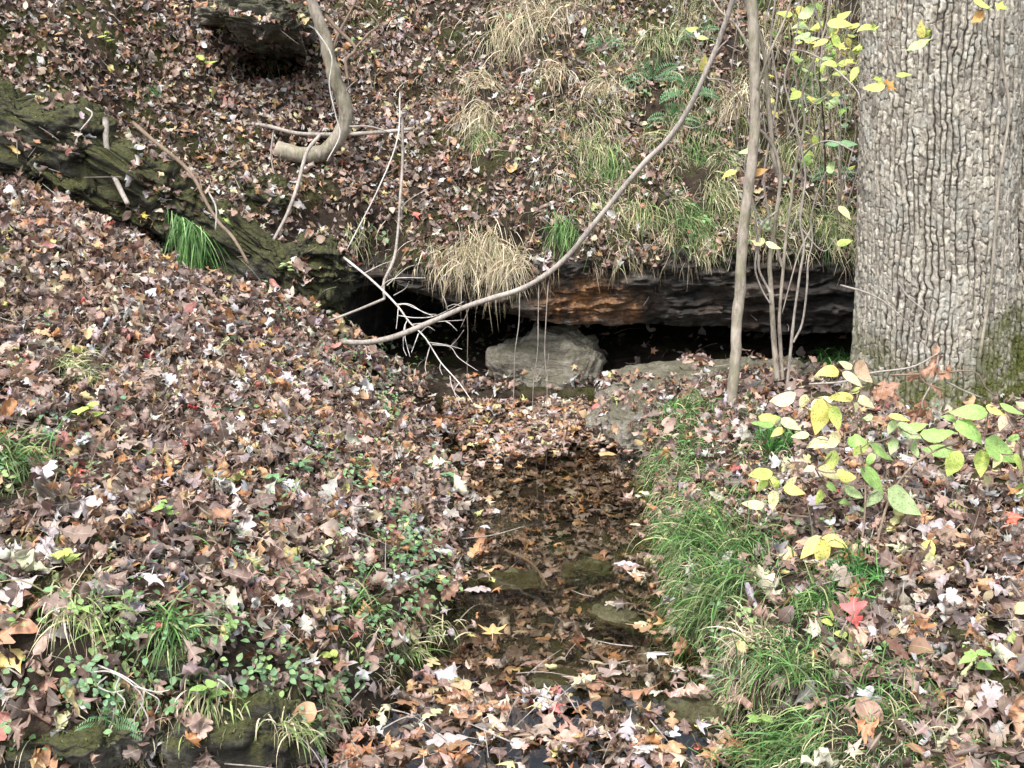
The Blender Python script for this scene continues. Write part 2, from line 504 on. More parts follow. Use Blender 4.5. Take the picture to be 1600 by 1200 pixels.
tag(hill, kind='structure')

# water sheet
wx = np.linspace(-4.6, 1.5, 40); wy = np.linspace(.5, 7.75, 40)
WX, WY = np.meshgrid(wx, wy, indexing='ij')
water = new_obj('stream_water', mesh_tri('stream_water', np.stack([WX.ravel(), WY.ravel(), 0 * WX.ravel()], 1), grid_faces(40, 40)), None, [M['water']])
tag(water, kind='structure')

# ------------------------------------------------------------------ rocks
def ico_dirs(n, m):
    th = np.linspace(0, 2 * np.pi, n, endpoint=False); ph = np.linspace(-np.pi / 2, np.pi / 2, m)
    T, F_ = np.meshgrid(th, ph, indexing='ij')
    return np.stack([np.cos(F_) * np.cos(T), np.cos(F_) * np.sin(T), np.sin(F_)], -1).reshape(-1, 3), grid_faces(n, m, True)

BV_EXTRA = []
def rock_thing(name, loc, size, rot, mat, label, cat='rock', seed=0, rough=.16, square=.55, strata_amt=0.0, res=(150, 90), group=None, parent=None, lump=.13):
    d, f = ico_dirs(*res)
    sgn = np.sign(d) * np.abs(d) ** square
    sgn /= np.maximum(np.linalg.norm(sgn, axis=1, keepdims=True) ** .75, 1e-6)
    v = sgn * np.array(size)
    s = max(size)
    n = fbm(v / s * 1.6 + seed * 7.1, 4, 90 + seed)
    v = v * (1 + rough * n[:, None])
    v += d * (min(s, .35) * lump * fbm(v / min(s, .35) * 3.2, 5, 95 + seed, .6))[:, None]
    if strata_amt:
        q = np.stack([v[:, 0] * 1.2, v[:, 1] * 1.2, v[:, 2] * 22], 1)
        st_ = fbm(q + 1.2 * fbm(v * 5, 3, seed)[:, None], 4, 99 + seed, .65)
        v[:, :2] += d[:, :2] * (strata_amt * st_)[:, None]
        v[:, 1] -= strata_amt * .5 * st_
    Rm = np.array(__import__('mathutils').Euler(rot).to_matrix())
    v = v @ Rm.T
    o = new_obj(name, mesh_tri(name, v, f), None, [mat])
    o.location = Vector(loc)
    BV_EXTRA.append((v + np.array(loc), f))
    if label: tag(o, label, cat, group)
    return o

rock_thing('boulder', P(853, 577, 7.45) + (0, .14, -.02), (.34, .20, .22), (R(-28), R(5), 0), M['boulder'], 'pale grey boulder in the middle of the cave mouth behind the leaf-covered pool', 'boulder', 1, .24, lump=.10, square=.42)
rock_thing('boulder', P(1060, 600, 7.1) + (0, .2, -.08), (.56, .32, .14), (R(4), R(-4), R(4)), M['boulder'], 'long flat pale boulder at the cave mouth right of the round boulder', 'boulder', 2, .14, lump=.06)
rock_thing('boulder', P(1215, 592, 7.1) + (0, .1, -.03), (.36, .26, .09), (0, R(3), R(-8)), M['boulder'], 'low grey stone slab behind the shrub stems at the cave mouth', 'boulder', 5, .2)
rock_thing('boulder', P(985, 672, 6.35) + (.05, .1, .0), (.19, .28, .13), (0, 0, R(20)), M['boulder'], 'grey stone with leaves on top at the end of the right bank', 'boulder', 8, .2)
rock_thing('boulder', P(700, 612, 7.7), (.30, .25, .10), (0, R(-4), 0), M['grey'], 'dark low rock in the shade of the cave left of the pale boulder', 'boulder', 9, .2)
for (px, py, sz, rz, lab) in ((962, 968, (.10, .055, .035), -35, 'olive stone breaking the water near the right bank'),
                              (915, 890, (.11, .05, .03), 20, 'narrow sunken stone in mid stream'),
                              (800, 905, (.13, .10, .03), 0, 'flat sunken stone near the left bank of the stream'),
                              (1090, 1120, (.10, .08, .045), 10, 'dark wet stone at the foot of the right bank, near the bottom edge'),
                              (870, 1075, (.13, .09, .03), 60, 'sunken slab under the leaf raft at the near end of the stream')):
    rock_thing('stream_stone', Pz(px, py, -.035 if 'sunken' in lab else -.015), sz, (0, R(5), R(rz)), M['wetstone'], lab, 'stone', int(px) % 13, .2, res=(60, 36))

# the mossy outcrop that runs down the left, in three stepped layers
out = empty('mossy_outcrop', P(240, 330, 7.1))
tag(out, 'dark mossy layered rock outcrop slanting down behind the left bank', 'rock')
def part_rock(name, parent, loc, size, rot, mat, seed, **kw):
    o = rock_thing(name, loc, size, rot, mat, None, None, seed, **kw)
    o.parent = parent; o.matrix_parent_inverse = Matrix.Translation(-Vector(parent.location))
    return o
part_rock('ledge', out, P(45, 212, 7.05), (.62, .28, .27), (R(8), R(26), 0), M['slab'], 3, rough=.25, strata_amt=.03, lump=.15)
part_rock('ledge', out, P(185, 280, 7.1), (.60, .26, .20), (R(4), R(31), 0), M['slab'], 4, rough=.25, strata_amt=.03, lump=.15)
part_rock('ledge', out, P(385, 395, 7.15), (.52, .26, .19), (R(4), R(33), 0), M['slab'], 6, rough=.22, strata_amt=.03, lump=.09)
part_rock('ledge', out, P(500, 440, 7.25), (.17, .24, .24), (R(4), R(10), 0), M['slab'], 7, rough=.22, strata_amt=.05)
part_rock('ledge', out, P(420, 300, 7.6), (.22, .2, .10), (R(4), R(28), 0), M['slab'], 17, rough=.22, strata_amt=.03)
rock_thing('mossy_rock', P(20, 85, 7.75), (.30, .2, .10), (0, R(25), 0), M['slab'], 'small mossy grey rock at the upper left corner of the hillside', 'rock', 10, .2, strata_amt=.03)
hov = empty('overhanging_rock', P(410, 70, 8.4))
tag(hov, 'layered grey rock above the small dark hollow high on the hillside', 'rock')
part_rock('ledge', hov, P(400, 28, 8.2), (.36, .30, .10), (R(-6), R(8), 0), M['grey'], 11, rough=.2, strata_amt=.03)
part_rock('ledge', hov, P(415, 70, 8.5), (.25, .26, .045), (R(-3), R(4), 0), M['grey'], 12, rough=.22, strata_amt=.04)
part_rock('ledge', hov, P(352, 84, 8.5), (.10, .2, .05), (R(-3), R(10), 0), M['grey'], 14, rough=.22, strata_amt=.03)
part_rock('ledge', hov, P(462, 40, 8.35), (.12, .24, .12), (R(-3), R(4), 0), M['grey'], 13, rough=.22)
rock_thing('mossy_rock', P(90, 1150, 3.12), (.34, .16, .12), (0, R(-4), 0), M['slab'], 'moss-covered rock at the foot of the left bank, bottom left corner', 'rock', 15, .2, strata_amt=.02)
rock_thing('mossy_mound', P(275, 1032, 3.16), (.085, .07, .055), (0, 0, 0), M['slab'], 'small round cushion of moss bulging from the left bank under the sedge tuft', 'moss', 16, .2, res=(90, 60))
rock_thing('mossy_rock', P(380, 1150, 3.16), (.22, .12, .14), (0, R(4), 0), M['slab'], 'dark rock in the left bank face right of the bottom left corner', 'rock', 18, .2)

# ------------------------------------------------------------------ surface queries
BV, BF, off = [], [], 0
for v, f in [(GV, GF), (rockV, rockF), (slopeV, slopeF)] + BV_EXTRA:
    BV.append(v); BF.append(f + off); off += len(v)
BV = np.concatenate(BV); BF = np.concatenate(BF)
bvh = BVHTree.FromPolygons(BV.tolist(), BF.tolist())
CAMV = Vector((0, 0, CAM_Z))
def hit(px, py, water_z=True):
    d = Vector(P(px, py, 5.0)) - CAMV
    d.normalize()
    h = bvh.ray_cast(CAMV, d)
    if h[0] is None: return Vector(P(px, py, 8)), Vector((0, -1, 0))
    if water_z and h[0].z < 0:
        w_ = Vector(Pz(px, py, 0)); return w_, Vector((0, 0, 1))
    n = h[1]
    if n.dot(d) > 0: n = -n
    return h[0], n

# ------------------------------------------------------------------ leaf templates
def pinnate(wf, n, cols):
    t = np.linspace(0, 1, n)
    w_, sh = wf(t)
    us = {5: [-1, -.5, 0, .5, 1], 3: [-1, 0, 1]}[cols]
    v = np.zeros((n, cols, 3)); luv = np.zeros((n, cols, 3))
    for j, u in enumerate(us):
        v[:, j, 0] = u * w_; v[:, j, 1] = t + sh * abs(u)
        luv[:, j, 0] = .5 + .5 * u * w_ / max(w_.max(), 1e-3); luv[:, j, 1] = t
    f = grid_faces(n, cols)
    f = np.concatenate([f[:, [0, 1, 2]], f[:, [0, 2, 3]]])
    return v.reshape(-1, 3), f, luv.reshape(-1, 3)

def lobed(widths, sinus, k=3.5, power=.7, sweep=.06):
    def wf(t):
        env = np.interp(t, np.linspace(0, 1, len(widths)), widths)
        b = np.abs(np.sin(np.pi * k * t)) ** power
        w_ = env * (sinus + (1 - sinus) * b); w_[0] = .015; w_[-1] = .03
        return w_, sweep * b
    return wf
def ovate(wmax, peak=.42):
    def wf(t):
        w_ = wmax * np.sin(np.pi * t ** (math.log(.5) / math.log(peak))) ** .85 + .004
        return w_, 0 * t
    return wf

def palmate(tips, sinus, lengths, rings):
    ang, rad = [], []
    for i, (a, L) in enumerate(zip(tips, lengths)):
        if i:
            ang.append((tips[i - 1] + a) / 2); rad.append(sinus * min(lengths[i - 1], L))
        if rings > 1:
            g = 9
            ang += [a - g, a, a + g]; rad += [L * .62, L, L * .62]
        else:
            ang.append(a); rad.append(L)
    ang = np.radians(np.r_[-158, ang, 158]); rad = np.r_[.12, rad, .12]
    base = np.array([0, .18])
    pts, luv = [[0, .18, 0]], [[.5, 0, 0]]
    rr = [.45, 1] if rings > 1 else [1]
    sm = np.convolve(np.pad(rad, 2, 'edge'), np.ones(5) / 5, 'valid')
    for r_ in rr:
        for a, q_, s_ in zip(ang, rad, sm):
            rad_ = q_ if r_ == 1 else min(s_, q_) * .55
            pts.append([math.sin(a) * rad_, .18 + math.cos(a) * rad_, 0])
            luv.append([.5 + .5 * math.sin(a) * rad_, .2 + .8 * rad_, 0])
    n = len(ang); f = []
    for i in range(n - 1):
        f.append([0, 1 + i + 1, 1 + i])
        if rings > 1:
            a0, a1, b0, b1 = 1 + i, 2 + i, 1 + n + i, 2 + n + i
            f += [[a0, a1, b1], [a0, b1, b0]]
    return np.array(pts, float), np.array(f), np.array(luv, float)

SPEC = {
    # name: (hi, lo, length in metres)
    'lobed oak': (pinnate(lobed([.06, .20, .26, .34, .33, .24, .12], .26, 3.5, .6), 20, 5), pinnate(lobed([.06, .24, .34, .30, .10], .30, 2.5, .8), 9, 3), .125),
    'pointed oak': (pinnate(lobed([.06, .26, .40, .42, .30, .12], .16, 2.5, 1.3, .15), 16, 5), pinnate(lobed([.06, .28, .40, .32, .12], .2, 2.5, 1.2, .12), 9, 3), .115),
    'star-shaped': (palmate([-112, -56, 0, 56, 112], .42, [.40, .62, .75, .62, .40], 2), palmate([-112, -56, 0, 56, 112], .42, [.40, .62, .75, .62, .40], 1), .10),
    'maple': (palmate([-105, -50, 0, 50, 105], .60, [.36, .55, .66, .55, .36], 2), palmate([-105, -50, 0, 50, 105], .6, [.36, .55, .66, .55, .36], 1), .09),
    'oval': (pinnate(ovate(.26), 9, 5), pinnate(ovate(.26), 5, 3), .085),
    'broad': (pinnate(ovate(.36, .36), 9, 5), pinnate(ovate(.36, .36), 6, 3), .10),
}
SNAMES = list(SPEC)
NVAR = 12

def bend(v, k, ax):
    """curl about a line; ax 0 curls across, 1 along"""
    if abs(k) < 1e-3: return v
    o = v.copy(); a = v[:, ax] - (0 if ax == 0 else .5)
    th = k * a
    o[:, ax] = np.sin(th) * (1 / k - v[:, 2]) + (0 if ax == 0 else .5)
    o[:, 2] = 1 / k - np.cos(th) * (1 / k - v[:, 2])
    return o

def crumple(v, r, amt):
    v = v.copy()
    v[:, 2] += .10 * amt * vnoise(v * 4 + r.random() * 50) + .06 * amt * vnoise(v * 9 + r.random() * 50)
    v[:, 2] += abs(v[:, 0]) * r.uniform(-.35, .5) * amt
    v = bend(v, r.normal(0, 4.6) * amt, 0)
    v = bend(v, r.normal(0, 2.2) * amt, 1)
    tw = r.normal(0, .7) * amt * (v[:, 1] - .5)
    x, z = v[:, 0].copy(), v[:, 2].copy()
    v[:, 0] = x * np.cos(tw) - z * np.sin(tw); v[:, 2] = x * np.sin(tw) + z * np.cos(tw)
    v[:, 1] -= .5
    return v

def with_stem(vfl, L=.32, wd=.012):
    v, f, l = vfl
    n = len(v); y0 = v[:, 1].min() if v[:, 1].min() > 0 else 0
    y0 = .18 if abs(v[0, 1] - .18) < 1e-6 else 0
    sv = np.array([[-wd, y0, 0], [wd, y0, 0], [-wd, -L / 2, .01], [wd, -L / 2, .01], [0, -L, .03]])
    sf = np.array([[0, 1, 3], [0, 3, 2], [2, 3, 4]]) + n
    return np.r_[v, sv], np.r_[f, sf], np.r_[l, np.full((5, 3), .5)]

r0 = np.random.default_rng(3)
TEMPL = {}
for sn in SNAMES:
    hi, lo, L = SPEC[sn]
    for lod, base in ((1, with_stem(hi)), (0, lo)):
        for k in range(NVAR):
            amt = [.35, .55, .8, 1.0, 1.2, 1.45][k % 6]
            TEMPL[sn, lod, k] = (crumple(base[0], r0, amt), base[1], base[2])

PAL = np.array([  # linear base colours
    (.20, .115, .085), (.31, .20, .155), (.44, .315, .245), (.60, .49, .39), (.11, .06, .045), (.37, .305, .305), (.56, .50, .52),
    (.36, .16, .065), (.43, .24, .11), (.62, .47, .22), (.66, .56, .16), (.45, .06, .05), (.30, .10, .08), (.11, .07, .055), (.34, .42, .12)])
PNAME = ['brown', 'light brown', 'tan', 'pale tan', 'dark brown', 'grey', 'silvery grey', 'rust orange', 'orange-brown', 'golden', 'yellow', 'red', 'maroon', 'blackish brown', 'yellow-green']
PW_LITTER = np.array([.19, .19, .15, .07, .14, .07, .042, .06, .07, .03, .006, .003, .012, .10, .003])
PW_FLOAT = np.array([.19, .13, .09, .05, .13, .05, .045, .13, .13, .06, .02, .003, .012, .08, .0])

def frames(nrm, r, tilt):
    n = len(nrm)
    z = nrm + r.normal(0, 1, (n, 3)) * tilt[:, None] if hasattr(tilt, '__len__') else nrm + r.normal(0, tilt, (n, 3))
    z /= np.linalg.norm(z, axis=1, keepdims=True)
    a = r.normal(0, 1, (n, 3)); x = np.cross(a, z); x /= np.linalg.norm(x, axis=1, keepdims=True)
    y = np.cross(z, x)
    return np.stack([x, y, z], 2)          # columns

class Leaves:
    def __init__(s): s.pos, s.rot, s.sc, s.sp, s.var, s.ci, s.tint, s.where = [], [], [], [], [], [], [], []
    def add(s, pos, rot, sc, sp, var, ci, tint, where):
        for a, b in zip((s.pos, s.rot, s.sc, s.sp, s.var, s.ci, s.tint), (pos, rot, sc, sp, var, ci, tint)): a.append(b)
        s.where += [where] * len(pos)
    def cat(s):
        for k in ('pos', 'rot', 'sc', 'sp', 'var', 'ci', 'tint'): setattr(s, k, np.concatenate(getattr(s, k)))
        s.where = np.array(s.where); return s
    def sel(s, m):
        o = Leaves()
        for k in ('pos', 'rot', 'sc', 'sp', 'var', 'ci', 'tint', 'where'): setattr(o, k, getattr(s, k)[m])
        return o
    def mesh(s, name, lod_dist):
        V, F, T, U, off = [], [], [], [], 0
        lod = (s.pos[:, 1] < lod_dist).astype(int)
        for si, sn in enumerate(SNAMES):
            for k in range(NVAR):
                for L in (0, 1):
                    m = np.where((s.sp == si) & (s.var == k) & (lod == L))[0]
                    if not len(m): continue
                    tv, tf, tl = TEMPL[sn, L, k]
                    vv = np.einsum('nij,vj->nvi', s.rot[m], tv) * s.sc[m][:, None, None] + s.pos[m][:, None]
                    V.append(vv.reshape(-1, 3)); nv = len(tv)
                    F.append((tf[None] + (off + np.arange(len(m)) * nv)[:, None, None]).reshape(-1, 3))
                    T.append(np.repeat(s.tint[m], nv, 0)); U.append(np.tile(tl, (len(m), 1)))
                    off += nv * len(m)
        return mesh_tri(name, np.concatenate(V), np.concatenate(F), {'tint': np.concatenate(T), 'luv': np.concatenate(U)})

def sample(V, F, dens_fn, dmax, r, back=False):
    """points on a quad mesh; dens_fn(pos, nrm) -> leaves per m2"""
    a, b, c, d = (V[F[:, i]] for i in range(4))
    cr = np.cross(c - a, d - b) * .5
    ar = np.linalg.norm(cr, axis=1); nn = cr / np.maximum(ar, 1e-12)[:, None]
    cen = (a + b + c + d) / 4
    fl = np.einsum('ij,ij->i', nn, np.array([0, 0, CAM_Z]) - cen) < 0
    nn[fl] *= -1
    pj = project(cen)
    ok = (pj[:, 2] > .5) & (pj[:, 0] > -260) & (pj[:, 0] < 1860) & (pj[:, 1] > -220) & (pj[:, 1] < 1420) & (ar < .2)
    idx = np.where(ok)[0]
    dn = dens_fn(cen[idx], nn[idx]) * ar[idx]
    cnt = r.poisson(dn)
    ii = np.repeat(idx, cnt)
    u, v = r.random(len(ii))[:, None], r.random(len(ii))[:, None]
    p = (a[ii] * (1 - u) + b[ii] * u) * (1 - v) + (d[ii] * (1 - u) + c[ii] * u) * v
    return p, nn[ii]

def make_leaves(pos, nrm, r, tilt, lift, weights, spw, where, store, scale=1.0, dark=1.0, old_shaded_f=0.0):
    n = len(pos)
    sp = r.choice(len(SNAMES), n, p=np.array(spw) / sum(spw)); ci = r.choice(len(PAL), n, p=weights / weights.sum())
    Ls = np.array([SPEC[s_][2] for s_ in SNAMES])[sp] * np.interp(pos[:, 1], [2.8, 4.8], [1.18, 1.0]) * np.clip(r.lognormal(-.08, .24, n), .5, 1.4) * scale
    old = r.random(n) < old_shaded_f  # older low-lying leaves, darkened to paint shade into the gaps of the litter
    t = PAL[ci] * np.where(old[:, None], .38, 1.0) * np.clip(r.lognormal(.07, .36, (n, 1)), .45, 1.9) * (1 + r.normal(0, .04, (n, 3))) * dark
    rot = frames(nrm, r, tilt)
    lift = np.where(old[:, None], lift * .4, lift)
    pos = pos + nrm * (r.random((n, 1)) * lift * r.random((n, 1)) * 1.3 + .004) + np.array([0, 0, .25]) * Ls[:, None] * np.abs(r.normal(0, .15, (n, 1)))
    store.add(pos, rot, Ls, sp, r.integers(0, NVAR, n), ci, np.clip(t, .005, .52), where)

LV = Leaves()
def ground_density(p, n):
    sd = poly_sd(p[:, 0], p[:, 1], STREAM)
    up = sstep(.25, .75, n[:, 2])
    nz = fbm(p * np.array([1.3, 1.3, 0]), 3, 201)
    left = p[:, 0] < 0
    base = np.where(left, 1750, 1550)
    # grass and moss show through on the right bank by the stream and on the lower left bank
    g = np.where(~left, sstep(.0, .55, sd + .15 * nz), .55 + .45 * sstep(.0, .5, sd + .1 * nz))
    base = base * np.interp(p[:, 1], [2.8, 4.8], [.75, 1.0])
    d = base * up * g + 620 * (1 - up)
    pg = project(p)
    green = np.exp(-(((pg[:, 0] - 420) / 260) ** 2 + ((pg[:, 1] - 1040) / 110) ** 2)) + .6 * np.exp(-(((pg[:, 0] - 640) / 90) ** 2 + ((pg[:, 1] - 850) / 170) ** 2))
    d *= 1 - .62 * np.clip(green, 0, 1) * sstep(-.35, .2, nz)
    d *= np.where((p[:, 1] > 7.25) & ~((p[:, 0] > -.35) & (p[:, 0] < .75) & (p[:, 1] < 7.5)), .03, 1)
    d *= sstep(-.02, .05, sd) * (p[:, 2] > .01)
    return d * (1 - .25 * (nz > .45))
r1 = np.random.default_rng(11)
p, n = sample(GV, GF, ground_density, 0, r1)
SPW = [.26, .20, .22, .17, .09, .06]
make_leaves(p, n, r1, .95, .06, PW_LITTER, SPW, 'ground', LV, .62, 1.0, .30)
# a crest of taller, fluffed litter near the camera's left
def slope_density(p, n):
    nz = fbm(p * np.array([1.6, 1, 1.6]), 3, 205); nz2 = fbm(p * np.array([4, 1, 1.2]), 3, 207)
    pj = project(p)
    grass = sstep(850, 1300, pj[:, 0]) * .30
    d = 1750 * (1 - .55 * sstep(.1, .5, nz2)) * (1 - grass)
    hollow = np.exp(-(((p[:, 0] - hc[0]) / .24) ** 2 + ((p[:, 2] - hc[2]) / .13) ** 2))
    d *= 1 - .9 * hollow
    for (px, py, d_, rx, rz) in ((600, 395, 7.75, .30, .22), (510, 335, 7.9, .14, .14)):
        c0 = P(px, py, d_)
        d *= 1 - .93 * np.exp(-(((p[:, 0] - c0[0]) / rx) ** 2 + ((p[:, 2] - c0[2]) / rz) ** 2))
    return np.clip(d, 0, None)
p, n = sample(slopeV, slopeF, slope_density, 0, r1)
make_leaves(p, n, r1, .95, .05, PW_LITTER, [.18, .16, .24, .22, .14, .06], 'slope', LV, .52, 1.03, .28)
# leaves caught on the rocks
for v, f in BV_EXTRA:
    p, n = sample(v, f, lambda p, n: 900 * sstep(.25, .8, n[:, 2]) * (p[:, 2] > .03) * (fbm(p * 3.3, 3, 210) > .06 - .1 * (p[:, 0] > -1.2) - .5 * (p[:, 1] < 6.75) * (p[:, 0] > 0)), 0, r1)
    if len(p): make_leaves(p, n, r1, .6, .03, PW_LITTER, SPW, 'rock', LV, .64)

# floating and sunken leaves
FL = Leaves(); SK = Leaves()
def stream_pts(n, r, ylo=2.2, yhi=7.35):
    x = r.uniform(-2.2, 1.3, n); y = r.uniform(ylo, yhi, n)
    sd = poly_sd(x, y, STREAM)
    m = sd < .01
    return x[m], y[m], sd[m]
x, y, sd = stream_pts(34000, r1)
pj = project(np.stack([x, y, 0 * x], 1))
nz = fbm(np.stack([x * 3.2, y * 3.2, 0 * x], 1), 3, 301)
far = sstep(745, 690, pj[:, 1] + 30 * nz + .10 * np.abs(pj[:, 0] - 830))
near = sstep(1025, 1075, pj[:, 1] + 22 * nz) * .95 * (1 - .8 * sstep(.12, .4, nz)) 
leftedge = sstep(.16, .03, -sd) * .30
few = .004
dens = np.clip(far * .95 + near + leftedge + few, 0, 1) * np.where(far > .5, .62, .30)
m = r1.random(len(x)) < dens
pz = np.stack([x[m], y[m], 0 * x[m] + .001], 1)
make_leaves(pz, np.tile([0, 0, 1.0], (len(pz), 1)), r1, .16, .012, PW_FLOAT, [.26, .16, .30, .2, .06, .02], 'float', FL, .62, .88)
m = r1.random(len(x)) < .34
bz, _ = ground_h(x[m], y[m])
pb = np.stack([x[m], y[m], bz + .006], 1)
make_leaves(pb, np.tile([0, 0, 1.0], (len(pb), 1)), r1, .14, .012, np.array([.24, .14, .07, .0, .18, .10, .03, .06, .05, .01, .0, .0, .02, .15, .0]), SPW, 'sunk', SK, .62, .62)
SK.cat(); FL.cat(); LV.cat()
# keep floating leaves on the water
so = new_obj('sunken_leaves', SK.mesh('sunken_leaves', 9), None, [M['wet']])
tag(so, 'brown waterlogged leaves lying on the stream bed', kind='stuff')

# the 300 leaves that show largest are things of their own
ALL = Leaves()
for k in ('pos', 'rot', 'sc', 'sp', 'var', 'ci', 'tint', 'where'): setattr(ALL, k, np.concatenate([getattr(LV, k), getattr(FL, k)]))
pj = project(ALL.pos)
inside = (pj[:, 0] > 12) & (pj[:, 0] < 1588) & (pj[:, 1] > 12) & (pj[:, 1] < 1188)
facing = np.abs(np.einsum('ij,ij->i', ALL.rot[:, :, 2], (np.array([0, 0, CAM_Z]) - ALL.pos) / np.linalg.norm(ALL.pos - np.array([0, 0, CAM_Z]), axis=1)[:, None]))
# spread them: best leaf per cell of a coarse grid laid over each surface
score = ALL.sc / pj[:, 2] * (.35 + facing) * inside
order = np.argsort(-score * rng.uniform(.7, 1, len(score)))
taken, used = [], set()
for i in order:
    cell = (int(pj[i, 0] // 44), int(pj[i, 1] // 34))
    if cell in used: continue
    used.add(cell); taken.append(i)
    if len(taken) == 258: break
taken = np.array(taken)
mask = np.ones(len(ALL.pos), bool); mask[taken] = False
# litter is thin where grass tufts grow
THIN = [(302, 360, 60), (795, 70, 45), (850, 50, 45), (750, 160, 35), (760, 240, 32), (860, 130, 30), (935, 170, 38), (930, 250, 40), (965, 290, 35), (880, 375, 30), (1000, 350, 38), (1075, 360, 42), (1120, 320, 35), (1100, 255, 45),
        (1240, 345, 45), (1300, 365, 40), (1270, 140, 45), (1180, 85, 45), (1030, 80, 38), (770, 410, 60), (120, 600, 42), (15, 745, 45), (130, 985, 45), (265, 1000, 60), (640, 1045, 40), (560, 975, 42), (450, 1150, 50),
        (1290, 585, 50), (1075, 640, 35), (1140, 880, 60), (1095, 860, 60), (1120, 950, 60), (1210, 700, 35), (1335, 920, 45), (1280, 965, 45), (1235, 1075, 70), (1370, 1100, 45), (1250, 1165, 80), (1330, 30, 40), (1210, 200, 60), (1290, 220, 60), (1040, 170, 40)]
pjn = project(ALL.pos)
rth = np.random.default_rng(77)
for (tx_, ty_, tr_) in THIN:
    near_ = (np.hypot(pjn[:, 0] - tx_, (pjn[:, 1] - ty_)) < tr_) & (ALL.where != 'float')
    mask &= ~(near_ & (rth.random(len(mask)) < .72))
REST = ALL.sel(mask)
fm = REST.where == 'float'
fo = new_obj('floating_leaves', REST.sel(fm).mesh('floating_leaves', 9), None, [M['afloat']])
tag(fo, 'dead leaves afloat on the stream', kind='stuff')
lo_ = new_obj('leaf_litter', REST.sel(~fm).mesh('leaf_litter', 5.6), None, [M['litter']])
tag(lo_, 'dead leaves covering both banks and the hillside', kind='stuff')

SING = {}
def single_mesh(si, k):
    if (si, k) not in SING:
        tv, tf, tl = TEMPL[SNAMES[si], 1, k]
        me = mesh_tri('fallen_leaf', tv, tf, {'luv': tl})
        me.materials.append(M['oleaf']); me.polygons.foreach_set('use_smooth', np.ones(len(me.polygons), bool))
        SING[si, k] = me
    return SING[si, k]
def place_words(px, py, where):
    if where == 'float': return ('afloat on the pool before the cave' if py < 740 else 'afloat beside the left bank in mid stream' if py < 1010 and px < 850 else
                                 'afloat by the right bank in mid stream' if py < 1010 else 'afloat at the near end, left side' if px < 700 else 'afloat at the near end, middle' if px < 900 else 'afloat at the near end, right side')
    if where == 'rock': return 'caught on the mossy outcrop' if px < 600 else 'caught on the pale stones by the cave'
    if where == 'slope': return ('high on the hillside, left of the hollow' if px < 330 else 'on the hillside around the leaning tree' if px < 640 else 'on the hillside above the cave middle' if px < 950 else 'on the hillside above the cave right')
    if px < 760:
        c = 'at the left edge' if px < 140 else 'left of centre' if px < 330 else 'right of centre' if px < 540 else 'beside the stream'
        r_ = 'high on the left bank' if py < 520 else 'midway up the left bank' if py < 700 else 'on the lower left bank' if py < 880 else 'at the foot of the left bank'
        return r_ + ' ' + c
    c = 'beside the stream' if px < 1180 else 'below the leafy shrub' if px < 1420 else 'at the right edge'
    r_ = 'on the far right bank' if py < 760 else 'on the middle right bank' if py < 960 else 'on the near right bank'
    return r_ + ' ' + c
curl = ['flattish', 'wavy', 'curled', 'crumpled', 'rolled', 'shrivelled']
byl = {}
for i in taken:
    si, k = int(ALL.sp[i]), int(ALL.var[i])
    if PNAME[ALL.ci[i]] == 'red': ALL.tint[i] = (.62, .07, .07)
    o = bpy.data.objects.new('fallen_leaf', single_mesh(si, k))
    COL.objects.link(o)
    Rm = ALL.rot[i].copy()
    far_ = ALL.where[i] == 'float'
    nrm = np.array((0, 0, 1.)) if far_ else np.array((0, -.35, .94))
    pos = ALL.pos[i] + nrm * (.004 if far_ else .018)
    o.matrix_world = Matrix.LocRotScale(Vector(pos), Matrix(Rm.tolist()).to_quaternion(), Vector([ALL.sc[i]] * 3))
    o.color = (*ALL.tint[i], 1)
    q_ = project(pos)[0]
    sn = SNAMES[si]
    lab = f"{curl[k % 6]} {PNAME[ALL.ci[i]]} {sn} leaf {place_words(q_[0], q_[1], ALL.where[i])}"
    if len(lab.split()) > 15: lab = lab.replace('leaf-covered ', '').replace(' on the hillside above', ' above').replace(', left of the hollow', ' left of the hollow').replace('at the foot of', 'low on')
    lab = ' '.join(lab.replace(', ', ' ').split()[:15])
    o['label'] = lab; o['category'] = 'leaf'; o['group'] = 'largest fallen leaves on the banks and the stream'
    byl.setdefault(lab, []).append((q_, o))
# look-alikes in one spot: told apart by their order there
for lab, l in byl.items():
    if len(l) == 1: continue
    l.sort(key=lambda t: t[0][1])
    for j, (_, o) in enumerate(l):
        pre = 'upper' if j == 0 else 'lower' if j == len(l) - 1 else 'middle'
        o['label'] = ' '.join((pre + ' ' + lab).replace(' at the near end, ', ' at near end, ').replace('on the hillside above the cave', 'above the cave').split()[:16])

def hero(px, py, L, sn, k, col, ang, label, lift=.03):
    h, nn = None, None
    si = SNAMES.index(sn)
    h = np.array(hit_(px, py)); a = R(ang)
    y = Vector((math.cos(a), .55 * math.sin(a) + .25 * math.cos(a) * 0, .45 * math.sin(a))).normalized(); z = Vector((random.uniform(-.2, .2), -.55, .8)); z = (z - y * z.dot(y)).normalized(); x = y.cross(z)
    if h[2] < .02:
        y = Vector((math.cos(a), math.sin(a), 0)).normalized(); z = Vector((0, 0, 1)); x = y.cross(z)
    o = bpy.data.objects.new('fallen_leaf', single_mesh(si, k)); COL.objects.link(o)
    o.matrix_world = Matrix.LocRotScale(Vector(h) + z * (lift if h[2] > .02 else .012), Matrix((x, y, z)).transposed().to_quaternion(), Vector([L] * 3))
    o.color = (*col, 1)
    tag(o, label, 'leaf', 'largest fallen leaves on the banks and the stream')
hit_ = lambda px, py: hit(px, py)[0]
